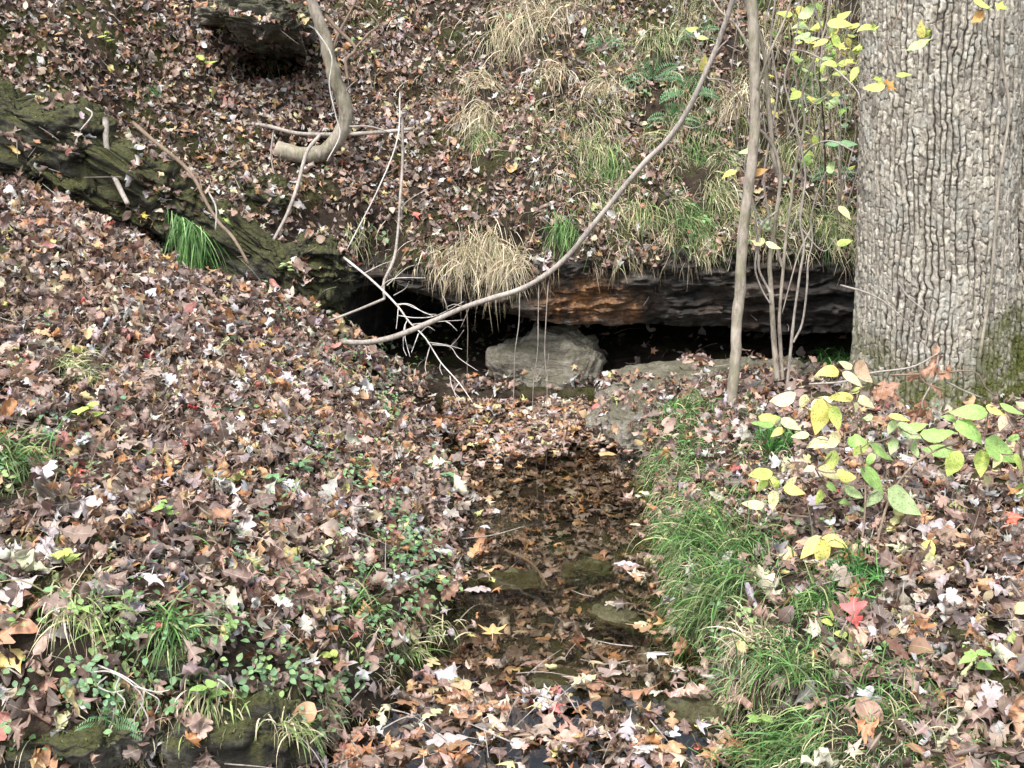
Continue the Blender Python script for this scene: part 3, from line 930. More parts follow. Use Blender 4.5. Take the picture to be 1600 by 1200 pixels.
GRY, PAL_, RST, YEL, RED, TAN_, BRN = (.36, .31, .32), (.47, .41, .40), (.46, .20, .09), (.74, .58, .20), (.66, .10, .10), (.60, .44, .26), (.30, .16, .10)
for a in ((72, 775, .17, 'lobed oak', 1, GRY, 110, 'large silvery grey lobed leaf near the left edge, tip up'), (128, 800, .14, 'lobed oak', 2, PAL_, 0, 'pale grey lobed leaf lying flat right of the large silvery leaf'),
          (50, 890, .17, 'lobed oak', 0, PAL_, 30, 'very pale big lobed leaf at the left edge, lower left bank'), (35, 930, .14, 'pointed oak', 1, PAL_, 250, 'pale jagged leaf just under the very pale big leaf'),
          (165, 930, .12, 'lobed oak', 3, GRY, -10, 'curled pale grey leaf right of the very pale big leaf'), (128, 746, .07, 'oval', 0, (.70, .10, .08), 0, 'bright red oval leaf midway up the left bank, left side'),
          (25, 990, .16, 'pointed oak', 0, RST, 60, 'big rust-coloured jagged leaf at the left edge above the bank face'), (30, 1045, .12, 'maple', 2, YEL, -60, 'yellow leaf drooping at the left edge of the bank face'),
          (230, 850, .10, 'star-shaped', 1, TAN_, 40, 'pale tan starry leaf in the middle of the lower left bank'), (385, 835, .10, 'lobed oak', 2, PAL_, 80, 'curled pale leaf standing on edge, lower left bank'),
          (360, 875, .08, 'broad', 0, RST, 100, 'reddish-brown round leaf right of the moss tuft'), (352, 990, .08, 'maple', 0, YEL, 80, 'yellow-tan maple leaf over the left bank face'),
          (535, 715, .10, 'star-shaped', 2, (.62, .36, .14), 70, 'orange-tan starry leaf on the left bank near the stream'), (690, 908, .08, 'maple', 0, (.80, .64, .22), 20, 'bright yellow maple leaf at the left waterside'),
          (770, 985, .11, 'star-shaped', 0, (.56, .36, .14), 90, 'large golden-brown star leaf floating alone by the left bank'), (872, 1108, .085, 'maple', 1, (.70, .14, .14), 20, 'red leaf in the middle of the near leaf raft'),
          (868, 1082, .07, 'pointed oak', 1, (.50, .12, .12), 110, 'dark red jagged leaf just above the red leaf on the raft'), (950, 712, .10, 'oval', 1, (.66, .36, .14), -10, 'orange oval leaf floating at the edge of the far pool'),
          (1350, 1118, .11, 'broad', 2, BRN, 100, 'big brown triangular leaf in the grass of the near right bank'), (22, 240, .13, 'lobed oak', 1, (.62, .42, .14), -50, 'yellow-brown lobed leaf on the outcrop at the left edge'),
          (155, 390, .09, 'oval', 1, (.66, .18, .16), 110, 'red leaf standing in the upper left bank'), (228, 340, .08, 'maple', 1, (.80, .62, .10), 80, 'bright yellow leaf at the crest of the left bank'),
          (655, 340, .09, 'maple', 2, (.60, .16, .14), 10, 'red leaf on the hillside left of the straw clump'), (1008, 325, .08, 'maple', 1, (.66, .16, .16), 20, 'red leaf on the hillside beside the long branch'),
          (1585, 815, .10, 'maple', 1, (.74, .14, .08), 0, 'scarlet leaf at the right edge below the leafy shrub'), (1455, 835, .14, 'lobed oak', 2, GRY, 10, 'grey lobed leaf with curled edges right of the leafy shrub'),
          (1590, 880, .16, 'lobed oak', 1, PAL_, 200, 'pale grey lobed leaf at the right edge, middle bank'), (1170, 945, .12, 'lobed oak', 1, (.42, .37, .42), 100, 'purplish grey lobed leaf on the green tuft of the right bank'),
          (1305, 885, .09, 'maple', 2, (.55, .50, .50), 40, 'grey maple leaf beneath the lower leaves of the shrub'), (1225, 880, .11, 'star-shaped', 2, (.70, .52, .26), 240, 'golden crumpled leaf on the grass of the right bank'),
          (1135, 875, .09, 'star-shaped', 3, PAL_, 60, 'pale crumpled leaf in the grass near the stream, right bank'), (1540, 1100, .11, 'lobed oak', 2, GRY, 60, 'grey lobed leaf at the right edge, near bank'),
          (620, 915, .10, 'lobed oak', 1, (.44, .40, .44), 200, 'purplish grey leaf at the left waterside'), (745, 925, .10, 'lobed oak', 0, PAL_, 10, 'pale lobed leaf floating beside the left bank'),
          (980, 885, .10, 'lobed oak', 0, (.58, .52, .56), 160, 'lavender-grey leaf floating by the right bank'), (1000, 900, .09, 'star-shaped', 0, (.72, .62, .50), 20, 'pale starry leaf floating by the right bank'),
          (850, 1095, .08, 'lobed oak', 0, (.62, .60, .62), 70, 'whitish lobed leaf left of the red leaf on the raft'), (700, 1160, .12, 'lobed oak', 0, PAL_, 190, 'white-backed lobed leaf near the bottom edge of the stream'),
          (540, 1180, .14, 'pointed oak', 0, RST, 70, 'rust jagged leaf at the bottom edge left of the stream'), (1120, 1170, .11, 'star-shaped', 2, PAL_, 120, 'pale starry leaf at the right waterside near the bottom edge'),
          (800, 268, .09, 'broad', 3, (.66, .38, .10), 20, 'orange leaf in the middle of the hillside'), (1440, 740, .12, 'pointed oak', 2, GRY, 120, 'grey jagged leaf on the ground behind the leafy shrub')):
    hero(*a)

# ------------------------------------------------------------------ tubes
def smooth_line(pts, n=6):
    pts = np.asarray(pts, float)
    if len(pts) < 3: n_ = max(2, n); return np.array([pts[0] + (pts[-1] - pts[0]) * t for t in np.linspace(0, 1, n_)])
    q = np.r_[[2 * pts[0] - pts[1]], pts, [2 * pts[-1] - pts[-2]]]
    o = []
    for i in range(1, len(q) - 2):
        for t in np.linspace(0, 1, n, endpoint=False):
            a, b, c, d = q[i - 1], q[i], q[i + 1], q[i + 2]
            o.append(.5 * (2 * b + (c - a) * t + (2 * a - 5 * b + 4 * c - d) * t * t + (3 * b - a - 3 * c + d) * t ** 3))
    o.append(pts[-1]); return np.array(o)

class TB:
    """collects tapered tubes for one mesh"""
    def __init__(s): s.V, s.F, s.o = [], [], 0
    def tube(s, pts, r0_, r1_, sides=8, wob=.12, n=6, seed=0, knots=0):
        c = smooth_line(pts, n)
        L = np.r_[0, np.cumsum(np.linalg.norm(np.diff(c, axis=0), axis=1))]
        if wob: c = c + fbm(c * 9 + seed, 2, 5)[:, None] * np.array([1, .6, .3]) * wob * (r0_ + r1_) * .5
        rr = np.interp(L, [0, L[-1]], [r0_, r1_]) * (1 + .07 * vnoise(np.stack([L * 22, 0 * L + seed, 0 * L], 1)))
        if knots: rr *= 1 + knots * np.clip(vnoise(np.stack([L * 9, 0 * L + seed + 5, 0 * L], 1)) - .4, 0, 1)
        T = np.gradient(c, axis=0); T /= np.linalg.norm(T, axis=1, keepdims=True) + 1e-9
        up = np.array([0, 0, 1.0]) if abs(T[0, 2]) < .9 else np.array([1.0, 0, 0])
        a = np.cross(T[0], up); a /= np.linalg.norm(a)
        ring = []
        for k in range(len(c)):
            a = a - T[k] * a.dot(T[k]); a /= np.linalg.norm(a); b = np.cross(T[k], a)
            th = np.linspace(0, 2 * np.pi, sides, endpoint=False)
            ring.append(c[k] + rr[k] * (np.cos(th)[:, None] * a + np.sin(th)[:, None] * b))
        v = np.stack(ring, 1).reshape(-1, 3)      # index: side*len + k
        f = grid_faces(sides, len(c), True)
        s.V.append(v); s.F.append(f + s.o); s.o += len(v)
        # end caps
        m = len(c)
        for k in (0, m - 1):
            s.V.append(c[k][None]); ci = s.o; s.o += 1
            i0 = ci - 1 - 0
            base = s.o - 1 - len(v) - (0 if k == 0 else 1)
            fs = [[base + i * m + k, base + ((i + 1) % sides) * m + k, ci, ci] for i in range(sides)]
            s.F.append(np.array(fs))
        return c
    def build(s, name, mat, parent=None):
        V = np.concatenate(s.V); F = np.concatenate(s.F)
        tri = F[:, 2] == F[:, 3]
        T = np.concatenate([F[~tri][:, [0, 1, 2]], F[~tri][:, [0, 2, 3]], F[tri][:, :3]])
        return new_obj(name, mesh_tri(name, V, T), parent, [mat])

def z1(l, d): return [P(x / 2.857, y / 2.857, dd) for (x, y), dd in zip(l, dl(d, len(l)))]
def z2(l, d): return [P(520 + x / 2.857, y / 2.857, dd) for (x, y), dd in zip(l, dl(d, len(l)))]
def z3(l, d): return [P(1040 + x / 2.857, y / 2.857, dd) for (x, y), dd in zip(l, dl(d, len(l)))]
def z5(l, d): return [P(500 + x / 2.857, 360 + y / 2.857, dd) for (x, y), dd in zip(l, dl(d, len(l)))]
def z6(l, d): return [P(1040 + x / 2.857, 400 + y / 2.857, dd) for (x, y), dd in zip(l, dl(d, len(l)))]
def z9(l, d): return [P(1040 + x / 2.857, 780 + y / 2.857, dd) for (x, y), dd in zip(l, dl(d, len(l)))]
def dl(d, n): return [d] * n if not hasattr(d, '__len__') else list(np.interp(np.linspace(0, 1, n), np.linspace(0, 1, len(d)), d))

def onsurf(pxs, lift=.01):
    o = []
    for px, py in pxs:
        h, n = hit(px, py); o.append(np.array(h + n * lift))
    return o
def branch_thing(name, tubes, mat, label, cat, group=None, parts=()):
    """tubes: first is the thing's own main stem; parts: (name, pts, r0, r1)"""
    if not parts:
        t = TB()
        for (pts, a, b) in tubes: t.tube(pts, a, b, seed=len(t.V))
        o = t.build(name, mat)
        c0 = Vector(tubes[0][0][0]); o.data.transform(Matrix.Translation(-c0)); o.location = c0
        return tag(o, label, cat, group)
    root = empty(name, tubes[0][0][0]); tag(root, label, cat, group)
    for (pts, a, b) in tubes:
        t = TB(); t.tube(pts, a, b, 10, knots=.3); t.build('stem', mat, root)
    for (nm, pts, a, b) in parts:
        t = TB(); t.tube(pts, a, b, 6, seed=a * 900); t.build(nm, mat, root)
    return root

# arching branch across the middle
pts = z5([(90, 497), (200, 500), (330, 475), (480, 415), (640, 345), (760, 305), (900, 260), (1020, 190), (1120, 100), (1200, 0)], [6.55, 6.2]) \
    + [P(1000, 262, 6.15), P(1040, 222, 6.1), P(1075, 172, 6.05), P(1100, 118, 6.0), P(1125, 60, 6.0), P(1150, -20, 5.95), P(1200, -220, 5.9), P(1290, -600, 5.8)]
branch_thing('arching_branch', [(pts, .0145, .011)], M['twig'], 'long bare grey branch arching from the left bank up to the right across the cave', 'branch',
             parts=[('twig', z5([(1020, 190), (1000, 150), (1010, 90)], 6.2), .004, .0015), ('twig', [P(1060, 195, 6.1), P(1085, 200, 6.0), P(1110, 190, 5.9)], .004, .0015), ('twig', z5([(640, 345), (600, 330), (560, 345)], 6.3), .004, .0015)])
# white twig spray over the cave mouth
A = z5([(105, 120), (240, 230), (340, 330), (400, 410), (470, 480), (540, 590), (620, 680), (682, 768)], [6.9, 6.3])
subs = [[(340, 330), (400, 330), (470, 370), (520, 375)], [(200, 190), (280, 150), (325, 138)], [(300, 245), (380, 172), (422, 155)], [(330, 290), (380, 260), (398, 228)],
        [(350, 380), (430, 390), (520, 380), (640, 318)], [(410, 420), (500, 410), (560, 405), (645, 400)], [(560, 405), (585, 420), (612, 448)], [(450, 455), (480, 430), (512, 446)],
        [(480, 500), (560, 510), (634, 530)], [(500, 510), (580, 520), (620, 570), (706, 628)], [(580, 520), (610, 490), (642, 445)], [(490, 520), (470, 600), (476, 642)],
        [(380, 420), (380, 480), (402, 565)], [(440, 460), (425, 500), (408, 545)], [(350, 345), (345, 400), (340, 440)], [(580, 650), (590, 700), (632, 798)], [(540, 590), (535, 615), (546, 645)],
        [(270, 255), (330, 215), (470, 212)], [(345, 335), (380, 330), (430, 350), (510, 385)], [(390, 400), (375, 440), (372, 520), (386, 560)], [(620, 680), (600, 720), (640, 760)]]
branch_thing('twig_spray', [(A, .007, .0022)], M['pale'], 'dead whitish branch with many fine side twigs slanting down before the cave', 'branch',
             parts=[('twig', z5(s_, [6.6, 6.45]), .0033, .0012) for s_ in subs])
Bp = [P(629, 178, 7.3), P(629, 250, 7.3), P(625, 315, 7.2), P(621, 367, 7.1)] + z5([(330, 130), (285, 230), (288, 305)], [7.0, 6.8])
branch_thing('hanging_stick', [(Bp, .008, .008)], M['twig'], 'grey crooked stick hanging down from the hillside to the left end of the cave', 'branch',
             parts=[('twig', z2([(430, 838), (320, 910), (308, 985)], 7.15), .004, .002), ('twig', z5([(288, 305), (180, 350), (40, 405)], [6.8, 6.6]), .008, .006)])
branch_thing('hanging_vine', [([P(625, 145, 7.9), P(621, 217, 7.7), P(590, 297, 7.5), P(541, 392, 7.3)], .005, .004)], M['pale'], 'thin pale vine slanting down the hillside left of the crooked stick', 'vine')

# leaning tree with its curved foot
T1 = z1([(1330, -260), (1370, -100), (1390, 0), (1440, 150), (1480, 280), (1520, 420), (1545, 520), (1510, 615), (1440, 680), (1340, 692), (1235, 665)], [7.75, 7.85])
root = empty('leaning_tree', T1[-1]); tag(root, 'small grey tree on the hillside with a hooked foot bending left', 'tree')
t = TB(); t.tube(T1, .030, .052, 16, .2, 8, 3, .30); t.build('trunk', M['sap'], root)
t = TB(); t.tube(z1([(1470, 300), (1500, 180), (1560, 60), (1610, -40)], 7.8), .010, .006); t.build('branch', M['brown'], root)
branch_thing('vine', [(z1([(1430, 600), (1370, 680), (1330, 820), (1280, 960), (1200, 1110), (1168, 1170), (1200, 1225), (1235, 1280)], [7.5, 6.9]), .011, .009)], M['twig'], 'grey vine looping down from the foot of the leaning tree to the left bank', 'vine')
branch_thing('vine', [(z1([(1400, 120), (1480, 250), (1470, 380), (1500, 520), (1517, 605), (1460, 720)], 7.7), .005, .004)], M['pale'], 'thin pale vine climbing the trunk of the leaning tree', 'vine')
branch_thing('fallen_stick', [(z1([(860, 508), (1040, 540), (1200, 565), (1330, 595), (1500, 600), (1700, 590), (1840, 575)], [8.0, 7.75]), .013, .012)], M['twig'], 'long grey stick lying level across the foot of the leaning tree', 'stick',
             parts=[('twig', z1([(1560, 565), (1650, 565), (1745, 592)], 7.75), .007, .006)])
branch_thing('exposed_root', [(z1([(472, 525), (475, 650), (500, 760), (540, 850), (572, 912)], [6.95, 6.75]), .018, .013)], M['twig'], 'short thick grey root hanging over the mossy outcrop on the left', 'root')
branch_thing('fallen_stick', [(z1([(590, 545), (700, 640), (800, 720), (870, 800), (920, 900), (975, 990), (1040, 1060), (1110, 1180)], [7.0, 6.6]), .012, .008)], M['brown'], 'brown stick slanting down across the mossy outcrop towards the green tuft', 'stick')
branch_thing('fallen_stick', [(z1([(380, 480), (412, 512), (358, 582)], 6.75), .005, .003)], M['pale'], 'small pale forked twig above the mossy outcrop at left', 'stick')
branch_thing('fallen_stick', [(z1([(930, 855), (965, 930), (962, 1030)], 6.6), .005, .004)], M['pale'], 'pale bent twig standing right of the bright green tuft', 'stick')
branch_thing('hanging_root', [(z1([(1222, 580), (1210, 700), (1236, 832)], 7.6), .006, .004)], M['twig'], 'short root dangling below the stump of the leaning tree', 'root')
branch_thing('dark_branch', [(z2([(-40, 60), (20, 130), (100, 215), (60, 270), (68, 360)], 7.6), .012, .008)], M['brown'], 'dark crooked branch on the hillside just right of the leaning tree', 'branch',
             parts=[('twig', z2([(100, 215), (160, 150), (205, 105), (130, 40), (60, 15)], 7.6), .007, .003)])

rk = random.Random(31)
for px_, py_, d_, dx_, dy_, par in ((700, 488, 6.45, -8, -26, 'arching_branch'), (905, 372, 6.25, 22, -6, 'arching_branch'), (962, 312, 6.2, -18, -14, 'arching_branch'), (1118, 84, 6.0, 20, -22, 'arching_branch'),
                                    (505, 60, 7.75, -22, -20, 'leaning_tree'), (535, 150, 7.8, 24, -26, 'leaning_tree'), (528, 120, 7.8, 30, 4, 'leaning_tree')):
    pr = bpy.data.objects[par]
    t = TB(); t.tube([P(px_, py_, d_), P(px_ + dx_ * .5, py_ + dy_ * .6, d_ - .03), P(px_ + dx_, py_ + dy_, d_ - .02)], .006, .0022, 6, .5); t.build('broken_shoot', M['twig'], pr)
# cave vines
for i, (xt, yt, xb, d, lab) in enumerate(((812, 452, 800, 6.85, 'leftmost of the three thin roots hanging into the stream'), (842, 445, 832, 6.95, 'middle of the three thin roots hanging into the stream'),
                                     (857, 440, 852, 6.75, 'rightmost of the three thin roots hanging into the stream'), (728, 470, 730, 7.1, 'thin dark root hanging in the left part of the cave'))):
    a = P(xt, yt, d); b = P(xb, 620, d); b[2] = -.01
    mids = [a + (b - a) * t_ + np.array([random.uniform(-.012, .012), random.uniform(-.01, .01), 0]) for t_ in (.25, .5, .75)]
    branch_thing('hanging_root', [([a] + mids + [b], .0028, .002)], M['twig'] if i < 3 else M['brown'], lab, 'root')

# slim tree in front of the cave
root = empty('slim_tree', P(1143, 636, 6.0)); tag(root, 'slim straight grey-barked tree between the cave and the big oak', 'tree')
t = TB(); t.tube([P(1139, 660, 6.0), P(1143, 634, 6.0), P(1148, 575, 6.0), P(1152, 505, 6.0), P(1157, 435, 6.0), P(1166, 315, 6.0), P(1176, 245, 6.0), P(1180, 175, 6.0), P(1178, 105, 6.0), P(1175, 0, 6.0), P(1172, -150, 6.0), P(1165, -500, 6.1), P(1150, -1100, 6.2)], .028, .019, 18, .2, 8, 1, .0)
t.build('trunk', M['sap'], root)
for q_ in ([P(1180, 150, 6), P(1200, 90, 5.9), P(1230, 20, 5.9), P(1250, -60, 5.9)], [P(1178, 90, 6), P(1150, 40, 6.0), P(1120, 10, 6.1), P(1100, -40, 6.2)]):
    t = TB(); t.tube(q_, .008, .003, 6); t.build('branch', M['sap'], root)

# shrub stems beside it
sroot = empty('multi_stemmed_shrub', P(1217, 612, 6.25)); tag(sroot, 'clump of slender grey stems growing just right of the slim tree', 'shrub')
stems = [
    (z6([(508, 625), (490, 450), (480, 300), (470, 150)], 6.25) + z3([(467, 1150), (490, 980), (512, 800), (490, 680), (440, 600), (380, 550)], [6.25, 6.2]), .016, .007),
    (z3([(512, 800), (478, 690), (462, 480), (450, 330), (420, 150), (350, 0), (310, -120), (250, -400)], [6.25, 6.1]), .012, .007),
    (z6([(530, 620), (512, 400), (510, 250), (530, 0)], 6.3) + z3([(545, 1000), (560, 900), (580, 740), (620, 560), (610, 430), (650, 300), (720, 100), (735, -60), (740, -300)], [6.3, 6.2]), .010, .004),
    (z6([(540, 620), (560, 400), (575, 260), (600, 80)], 6.2) + z3([(618, 1100), (600, 980), (625, 800), (600, 640), (560, 480), (530, 350), (570, 220), (600, 60), (640, -100)], [6.2, 6.1]), .008, .003),
    (z6([(570, 385), (610, 300), (630, 150), (637, 20)], 6.2) + z3([(655, 1080), (650, 960), (700, 800), (760, 700)], [6.2, 6.1]), .006, .003),
    (z6([(465, 160), (420, 70), (415, 0)], 6.2) + z3([(405, 1050), (400, 950), (370, 790), (380, 600), (350, 470), (280, 370), (190, 350)], [6.2, 6.0]), .006, .003),
    (z3([(520, 1190), (470, 1000), (440, 800), (470, 600), (500, 400), (470, 200), (490, 0), (520, -150)], [6.35, 6.3]), .006, .004),
    (z3([(590, 1000), (700, 1120), (760, 1060)], 6.2), .004, .002),
    (z3([(610, 700), (660, 650), (740, 630), (850, 680)], [6.2, 5.9]), .005, .003),
    (z3([(560, 220), (650, 240), (760, 310), (850, 400), (870, 450)], [6.1, 5.8]), .004, .003),
    (z3([(690, 300), (700, 150), (660, 30), (640, -60)], 6.3), .005, .004),
    (z3([(540, 620), (640, 480), (760, 400), (830, 360)], 6.3), .003, .002),
    (z3([(660, 1000), (600, 1120), (560, 1250), (520, 1400)], 6.2), .004, .003),
    (z3([(500, 940), (430, 1010), (400, 1180), (425, 1280), (470, 1360)], 6.2), .005, .004)]
for q_, a, b in stems:
    t = TB(); t.tube(q_, a, b, 8, .3, 6, a * 100, .3); t.build('stem', M['sap'] if a > .009 else M['twig'], sroot)
SROOT = sroot
# thin background brush behind
for i in range(30):
    px = random.uniform(1150, 1338); h, n = hit(px, random.uniform(150, 380)); h = np.array(h)
    q_ = [h]
    for k in range(5): q_.append(q_[-1] + np.array([random.uniform(-.07, .07), random.uniform(-.1, .02), random.uniform(.18, .3)]))
    o = branch_thing('thin_sapling', [(q_, .0045, .002)], M['twig'] if i % 3 else M['brown'], f"{'grey' if i % 3 else 'brown'} thin bare sapling " + ('high' if h[2] > 1.75 else 'midway' if h[2] > 1.35 else 'low') + ' on the slope ' + ('behind the slim tree' if px < 1195 else 'behind the left shrub stems' if px < 1235 else 'behind the right shrub stems' if px < 1275 else 'right of the shrub stems' if px < 1310 else 'touching the oak edge'), 'sapling', 'thin bare saplings on the slope beside the oak')

# ------------------------------------------------------------------ the big oak
def bark_relief(s, z, seed):
    """height 0..1 and plate id: wandering vertical furrows, each ridge cracked across into short plates"""
    p3 = np.stack([s * 7, z * 3.2, 0 * s + seed], 1)
    uc = (s + .014 * fbm(p3, 3, seed) + .0058 * fbm(np.stack([s * 30, z * 24, 0 * s + seed], 1), 3, seed + 4)) / .0285
    col = np.floor(uc).astype(np.int64); fu = uc - col
    # some furrows close up so that neighbouring ridges merge
    def open_(c):
        return sstep(-.55, .05, vnoise(np.stack([c * 3.7, z * 4.5, 0 * s + seed + 7], 1)))
    dl_, dr = fu * .0285, (1 - fu) * .0285
    wl, wr = .0035 + .0035 * open_(col), .0035 + .0035 * open_(col + 1)
    hl = 1 - (.35 + .65 * open_(col)) * (1 - sstep(0, 1, dl_ / wl)); hr = 1 - (.35 + .65 * open_(col + 1)) * (1 - sstep(0, 1, dr / wr))
    vv = (z + .012 * fbm(np.stack([s * 26, z * 10, 0 * s + seed + 2], 1), 3, seed + 9)) / .050 + hash3(col, col * 0, col * 0 + seed) * 9
    vv = vv + (fu - .5) * .9 * (hash3(col, np.floor(z / .09).astype(np.int64) * 0 + 1, col * 0 + seed, 12) - .5) + .25 * fbm(np.stack([s * 60, z * 40, 0 * s + 5], 1), 2, seed + 13)
    row = np.floor(vv).astype(np.int64)
    b0 = row + .6 * (hash3(col, row, col * 0 + seed, 2) - .5); b1 = row + 1 + .6 * (hash3(col, row + 1, col * 0 + seed, 2) - .5)
    dz = np.minimum(np.abs(vv - b0), np.abs(b1 - vv)) * .050
    deep = .25 + .45 * hash3(col, row, col * 0 + seed, 3)
    hc_ = 1 - deep * (1 - sstep(0, 1, dz / .0048))
    idv = hash3(col, np.floor(vv - (vv < b0) + (vv > b1)).astype(np.int64), col * 0 + seed, 6)
    dome = .88 + .12 * np.sqrt(np.clip(np.sin(np.pi * fu), 0, 1))
    return np.minimum(np.minimum(hl, hr), hc_) * dome, idv

def oak_trunk(cx, cy, rad, z0, ztop_fine, seed, parent, lean=(0, 0), flare=.85, th0=None, dth=.0038, dz=.0042, ztop=9.0, name='trunk'):
    half = np.pi * .62
    fine = np.arange(-np.pi / 2 - half, -np.pi / 2 + half, dth / rad)
    rest = np.linspace(-np.pi / 2 + half, 1.5 * np.pi - half, 60, endpoint=False)
    th = np.r_[fine, rest]
    zz = np.r_[np.arange(z0, ztop_fine, dz), np.linspace(ztop_fine, ztop, 40)]
    TH, ZZ = np.meshgrid(th, zz, indexing='ij')
    T, Z = TH.ravel(), ZZ.ravel()
    ht = Z - z0 - .12
    R0 = rad * (1.05 - .012 * np.clip(ht, 0, 3) - .02 * np.clip(ht - 3, 0, 9))
    fl = np.exp(-np.clip(ht, -.2, 9) / .16)
    lob = .5 + .5 * np.cos(5 * T + seed) + .35 * vnoise(np.stack([np.cos(T) * 2, np.sin(T) * 2, 0 * T + seed], 1))
    Rr = R0 * (1 + .08 * fl + flare * .35 * fl * lob)
    Rr *= 1 + .035 * fbm(np.stack([np.cos(T) * 1.2, np.sin(T) * 1.2, Z * .9 + seed], 1), 2, 400)
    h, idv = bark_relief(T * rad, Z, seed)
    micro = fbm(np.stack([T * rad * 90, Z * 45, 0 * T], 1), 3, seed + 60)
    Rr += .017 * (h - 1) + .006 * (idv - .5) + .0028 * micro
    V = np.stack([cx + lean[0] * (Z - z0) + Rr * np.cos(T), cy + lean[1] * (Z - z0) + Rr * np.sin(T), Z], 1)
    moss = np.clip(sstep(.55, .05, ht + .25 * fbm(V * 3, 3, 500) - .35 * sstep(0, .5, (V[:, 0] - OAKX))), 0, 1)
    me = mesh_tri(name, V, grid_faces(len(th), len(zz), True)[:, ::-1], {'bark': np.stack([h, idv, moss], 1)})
    return new_obj(name, me, parent, [M['bark']])

ob = P(1456, 640, 6.15); OAKX = ob[0]
oak = empty('oak_tree', (ob[0], 6.15, .3)); tag(oak, 'massive double-trunked oak with grey furrowed bark at the right photo edge', 'tree')
oak_trunk(ob[0], 6.15, .365, .10, 2.45, 3, oak, (-.052, 0))
t2 = oak_trunk(ob[0] + .655, 6.16, .36, .10, 2.45, 7, oak, (-.045, 0), dth=.005, dz=.005)
OAKC = (ob[0], 6.15)
# crown limbs and foliage high above the frame (reflected in the stream)
def crown(parent, centre, rad, n, tint, seed, mat):
    r = np.random.default_rng(seed)
    d = r.normal(0, 1, (n, 3)); d /= np.linalg.norm(d, axis=1, keepdims=True)
    cl = r.normal(0, .55, (26, 3)); p = cl[r.integers(0, 26, n)] * rad + d * (r.random((n, 1)) ** .5) * .28 * np.mean(rad) + centre
    rot = frames(np.tile([0, 0, 1.], (n, 1)), r, .8)
    q = np.array([[-.35, 0, 0], [0, -.6, 0], [.35, 0, 0], [0, .6, 0]])
    v = np.einsum('nij,vj->nvi', rot, q) * r.uniform(.10, .2, (n, 1, 1)) + p[:, None]
    f = np.arange(n * 4).reshape(-1, 4)
    t_ = np.repeat(np.array(tint)[r.integers(0, len(tint), n)] * r.uniform(.7, 1.2, (n, 1)), 4, 0)
    return new_obj('crown', mesh_tri('crown', v.reshape(-1, 3), f, {'tint': t_, 'luv': np.full((n * 4, 3), .3)}), parent, [mat], smooth=False)
CR = [(.10, .13, .03), (.22, .2, .05), (.28, .17, .05), (.07, .10, .03)]
crown(oak, np.array([ob[0] + .4, 7.2, 10.5]), np.array([2.0, 2.0, 1.2]), 2600, CR, 5, M['cover'])
for (dx, dy, dz) in ((-1.6, .9, 3.2), (1.8, 1.4, 3.0), (.3, 2.4, 3.4)):
    b0 = np.array([ob[0] + .1, 6.15, 7.2]); t = TB(); t.tube([b0, b0 + np.array([dx, dy, dz]) * .5 + [0, 0, .2], b0 + np.array([dx, dy, dz])], .14, .04, 8); t.build('limb', M['sap'], oak)
for i, (x_, y_) in enumerate(((-3.2, 13.0), (-.9, 14.5), (1.1, 13.2), (3.4, 14.0), (-6, 15), (6.2, 15.5))):
    zb_ = 3.4
    tr = empty('forest_tree', (x_, y_, zb_)); tag(tr, ['forest tree on the hilltop behind the small hollow', 'forest tree on the hilltop straight above the boulder', 'forest tree on the hilltop above the right end of the cave', 'forest tree on the hilltop behind the big oak', 'leftmost forest tree on the hilltop', 'rightmost forest tree on the hilltop'][i], 'tree', 'forest trees on the hilltop')
    t = TB(); t.tube([(x_, y_, zb_ - .6), (x_ + .1, y_, zb_ + 3), (x_ - .1, y_ + .1, zb_ + 8)], .16, .07, 10, .2); t.build('trunk', M['sap'], tr)
    crown(tr, np.array([x_, y_, zb_ + 6.5]), np.array([1.5, 1.3, 1.6]), 700, CR, 20 + i, M['cover'])

branch_thing('climbing_vine', [([np.array([0, -.0, 0]) + P(1040 + x_ / 2.857, y_ / 2.857, d_) for (x_, y_), d_ in zip([(1520, -120), (1510, 0), (1500, 250), (1532, 500), (1490, 800), (1462, 1150), (1440, 1350), (1400, 1600)], [5.74, 5.74, 5.74, 5.74, 5.74, 5.74, 5.72, 5.66])], .006, .008)], M['sap'], 'brown vine climbing the big oak near the seam of its two trunks', 'vine')
branch_thing('bare_twig', [(z6([(780, 130), (900, 165), (985, 212), (1080, 300), (1160, 400)], 5.5), .0045, .002)], M['twig'], 'fine bare twig crossing the oak bark on the left side', 'twig')
branch_thing('bare_twig', [(z6([(1030, 110), (1085, 185), (1172, 272), (1160, 400), (1180, 480)], 5.5), .004, .0025)], M['twig'], 'fine bare twig crossing the oak bark in the middle', 'twig')

# ------------------------------------------------------------------ living leaves on twigs
FRESH = {}
def fresh_mesh(kind, k):
    key = (kind, k)
    if key not in FRESH:
        r = np.random.default_rng(k * 31 + (0 if kind == 'ovate' else 7))
        if kind == 'ovate': v, f, l = pinnate(ovate(.245, .37), 13, 5); v[:, 0] *= 1 - .35 * np.clip(v[:, 1] - .6, 0, 1)
        elif kind == 'round': v, f, l = pinnate(ovate(.30, .40), 11, 5); v[:, 0] *= 1 - .4 * np.clip(v[:, 1] - .6, 0, 1)
        else: v, f, l = SPEC[kind][0]
        v = v.copy(); amt = .35 if kind in ('ovate', 'round') else .9
        v = crumple(v, r, amt * (.5 + .5 * (k % 3))); v[:, 1] += .5
        v[:, 2] -= .16 * v[:, 1] ** 2
        me = mesh_tri('leaf', v, f, {'luv': l}); me.materials.append(M['fresh'] if kind in ('ovate', 'round', 'maple') else M['oleaf'])
        me.polygons.foreach_set('use_smooth', np.ones(len(me.polygons), bool))
        FRESH[key] = me
    return FRESH[key]

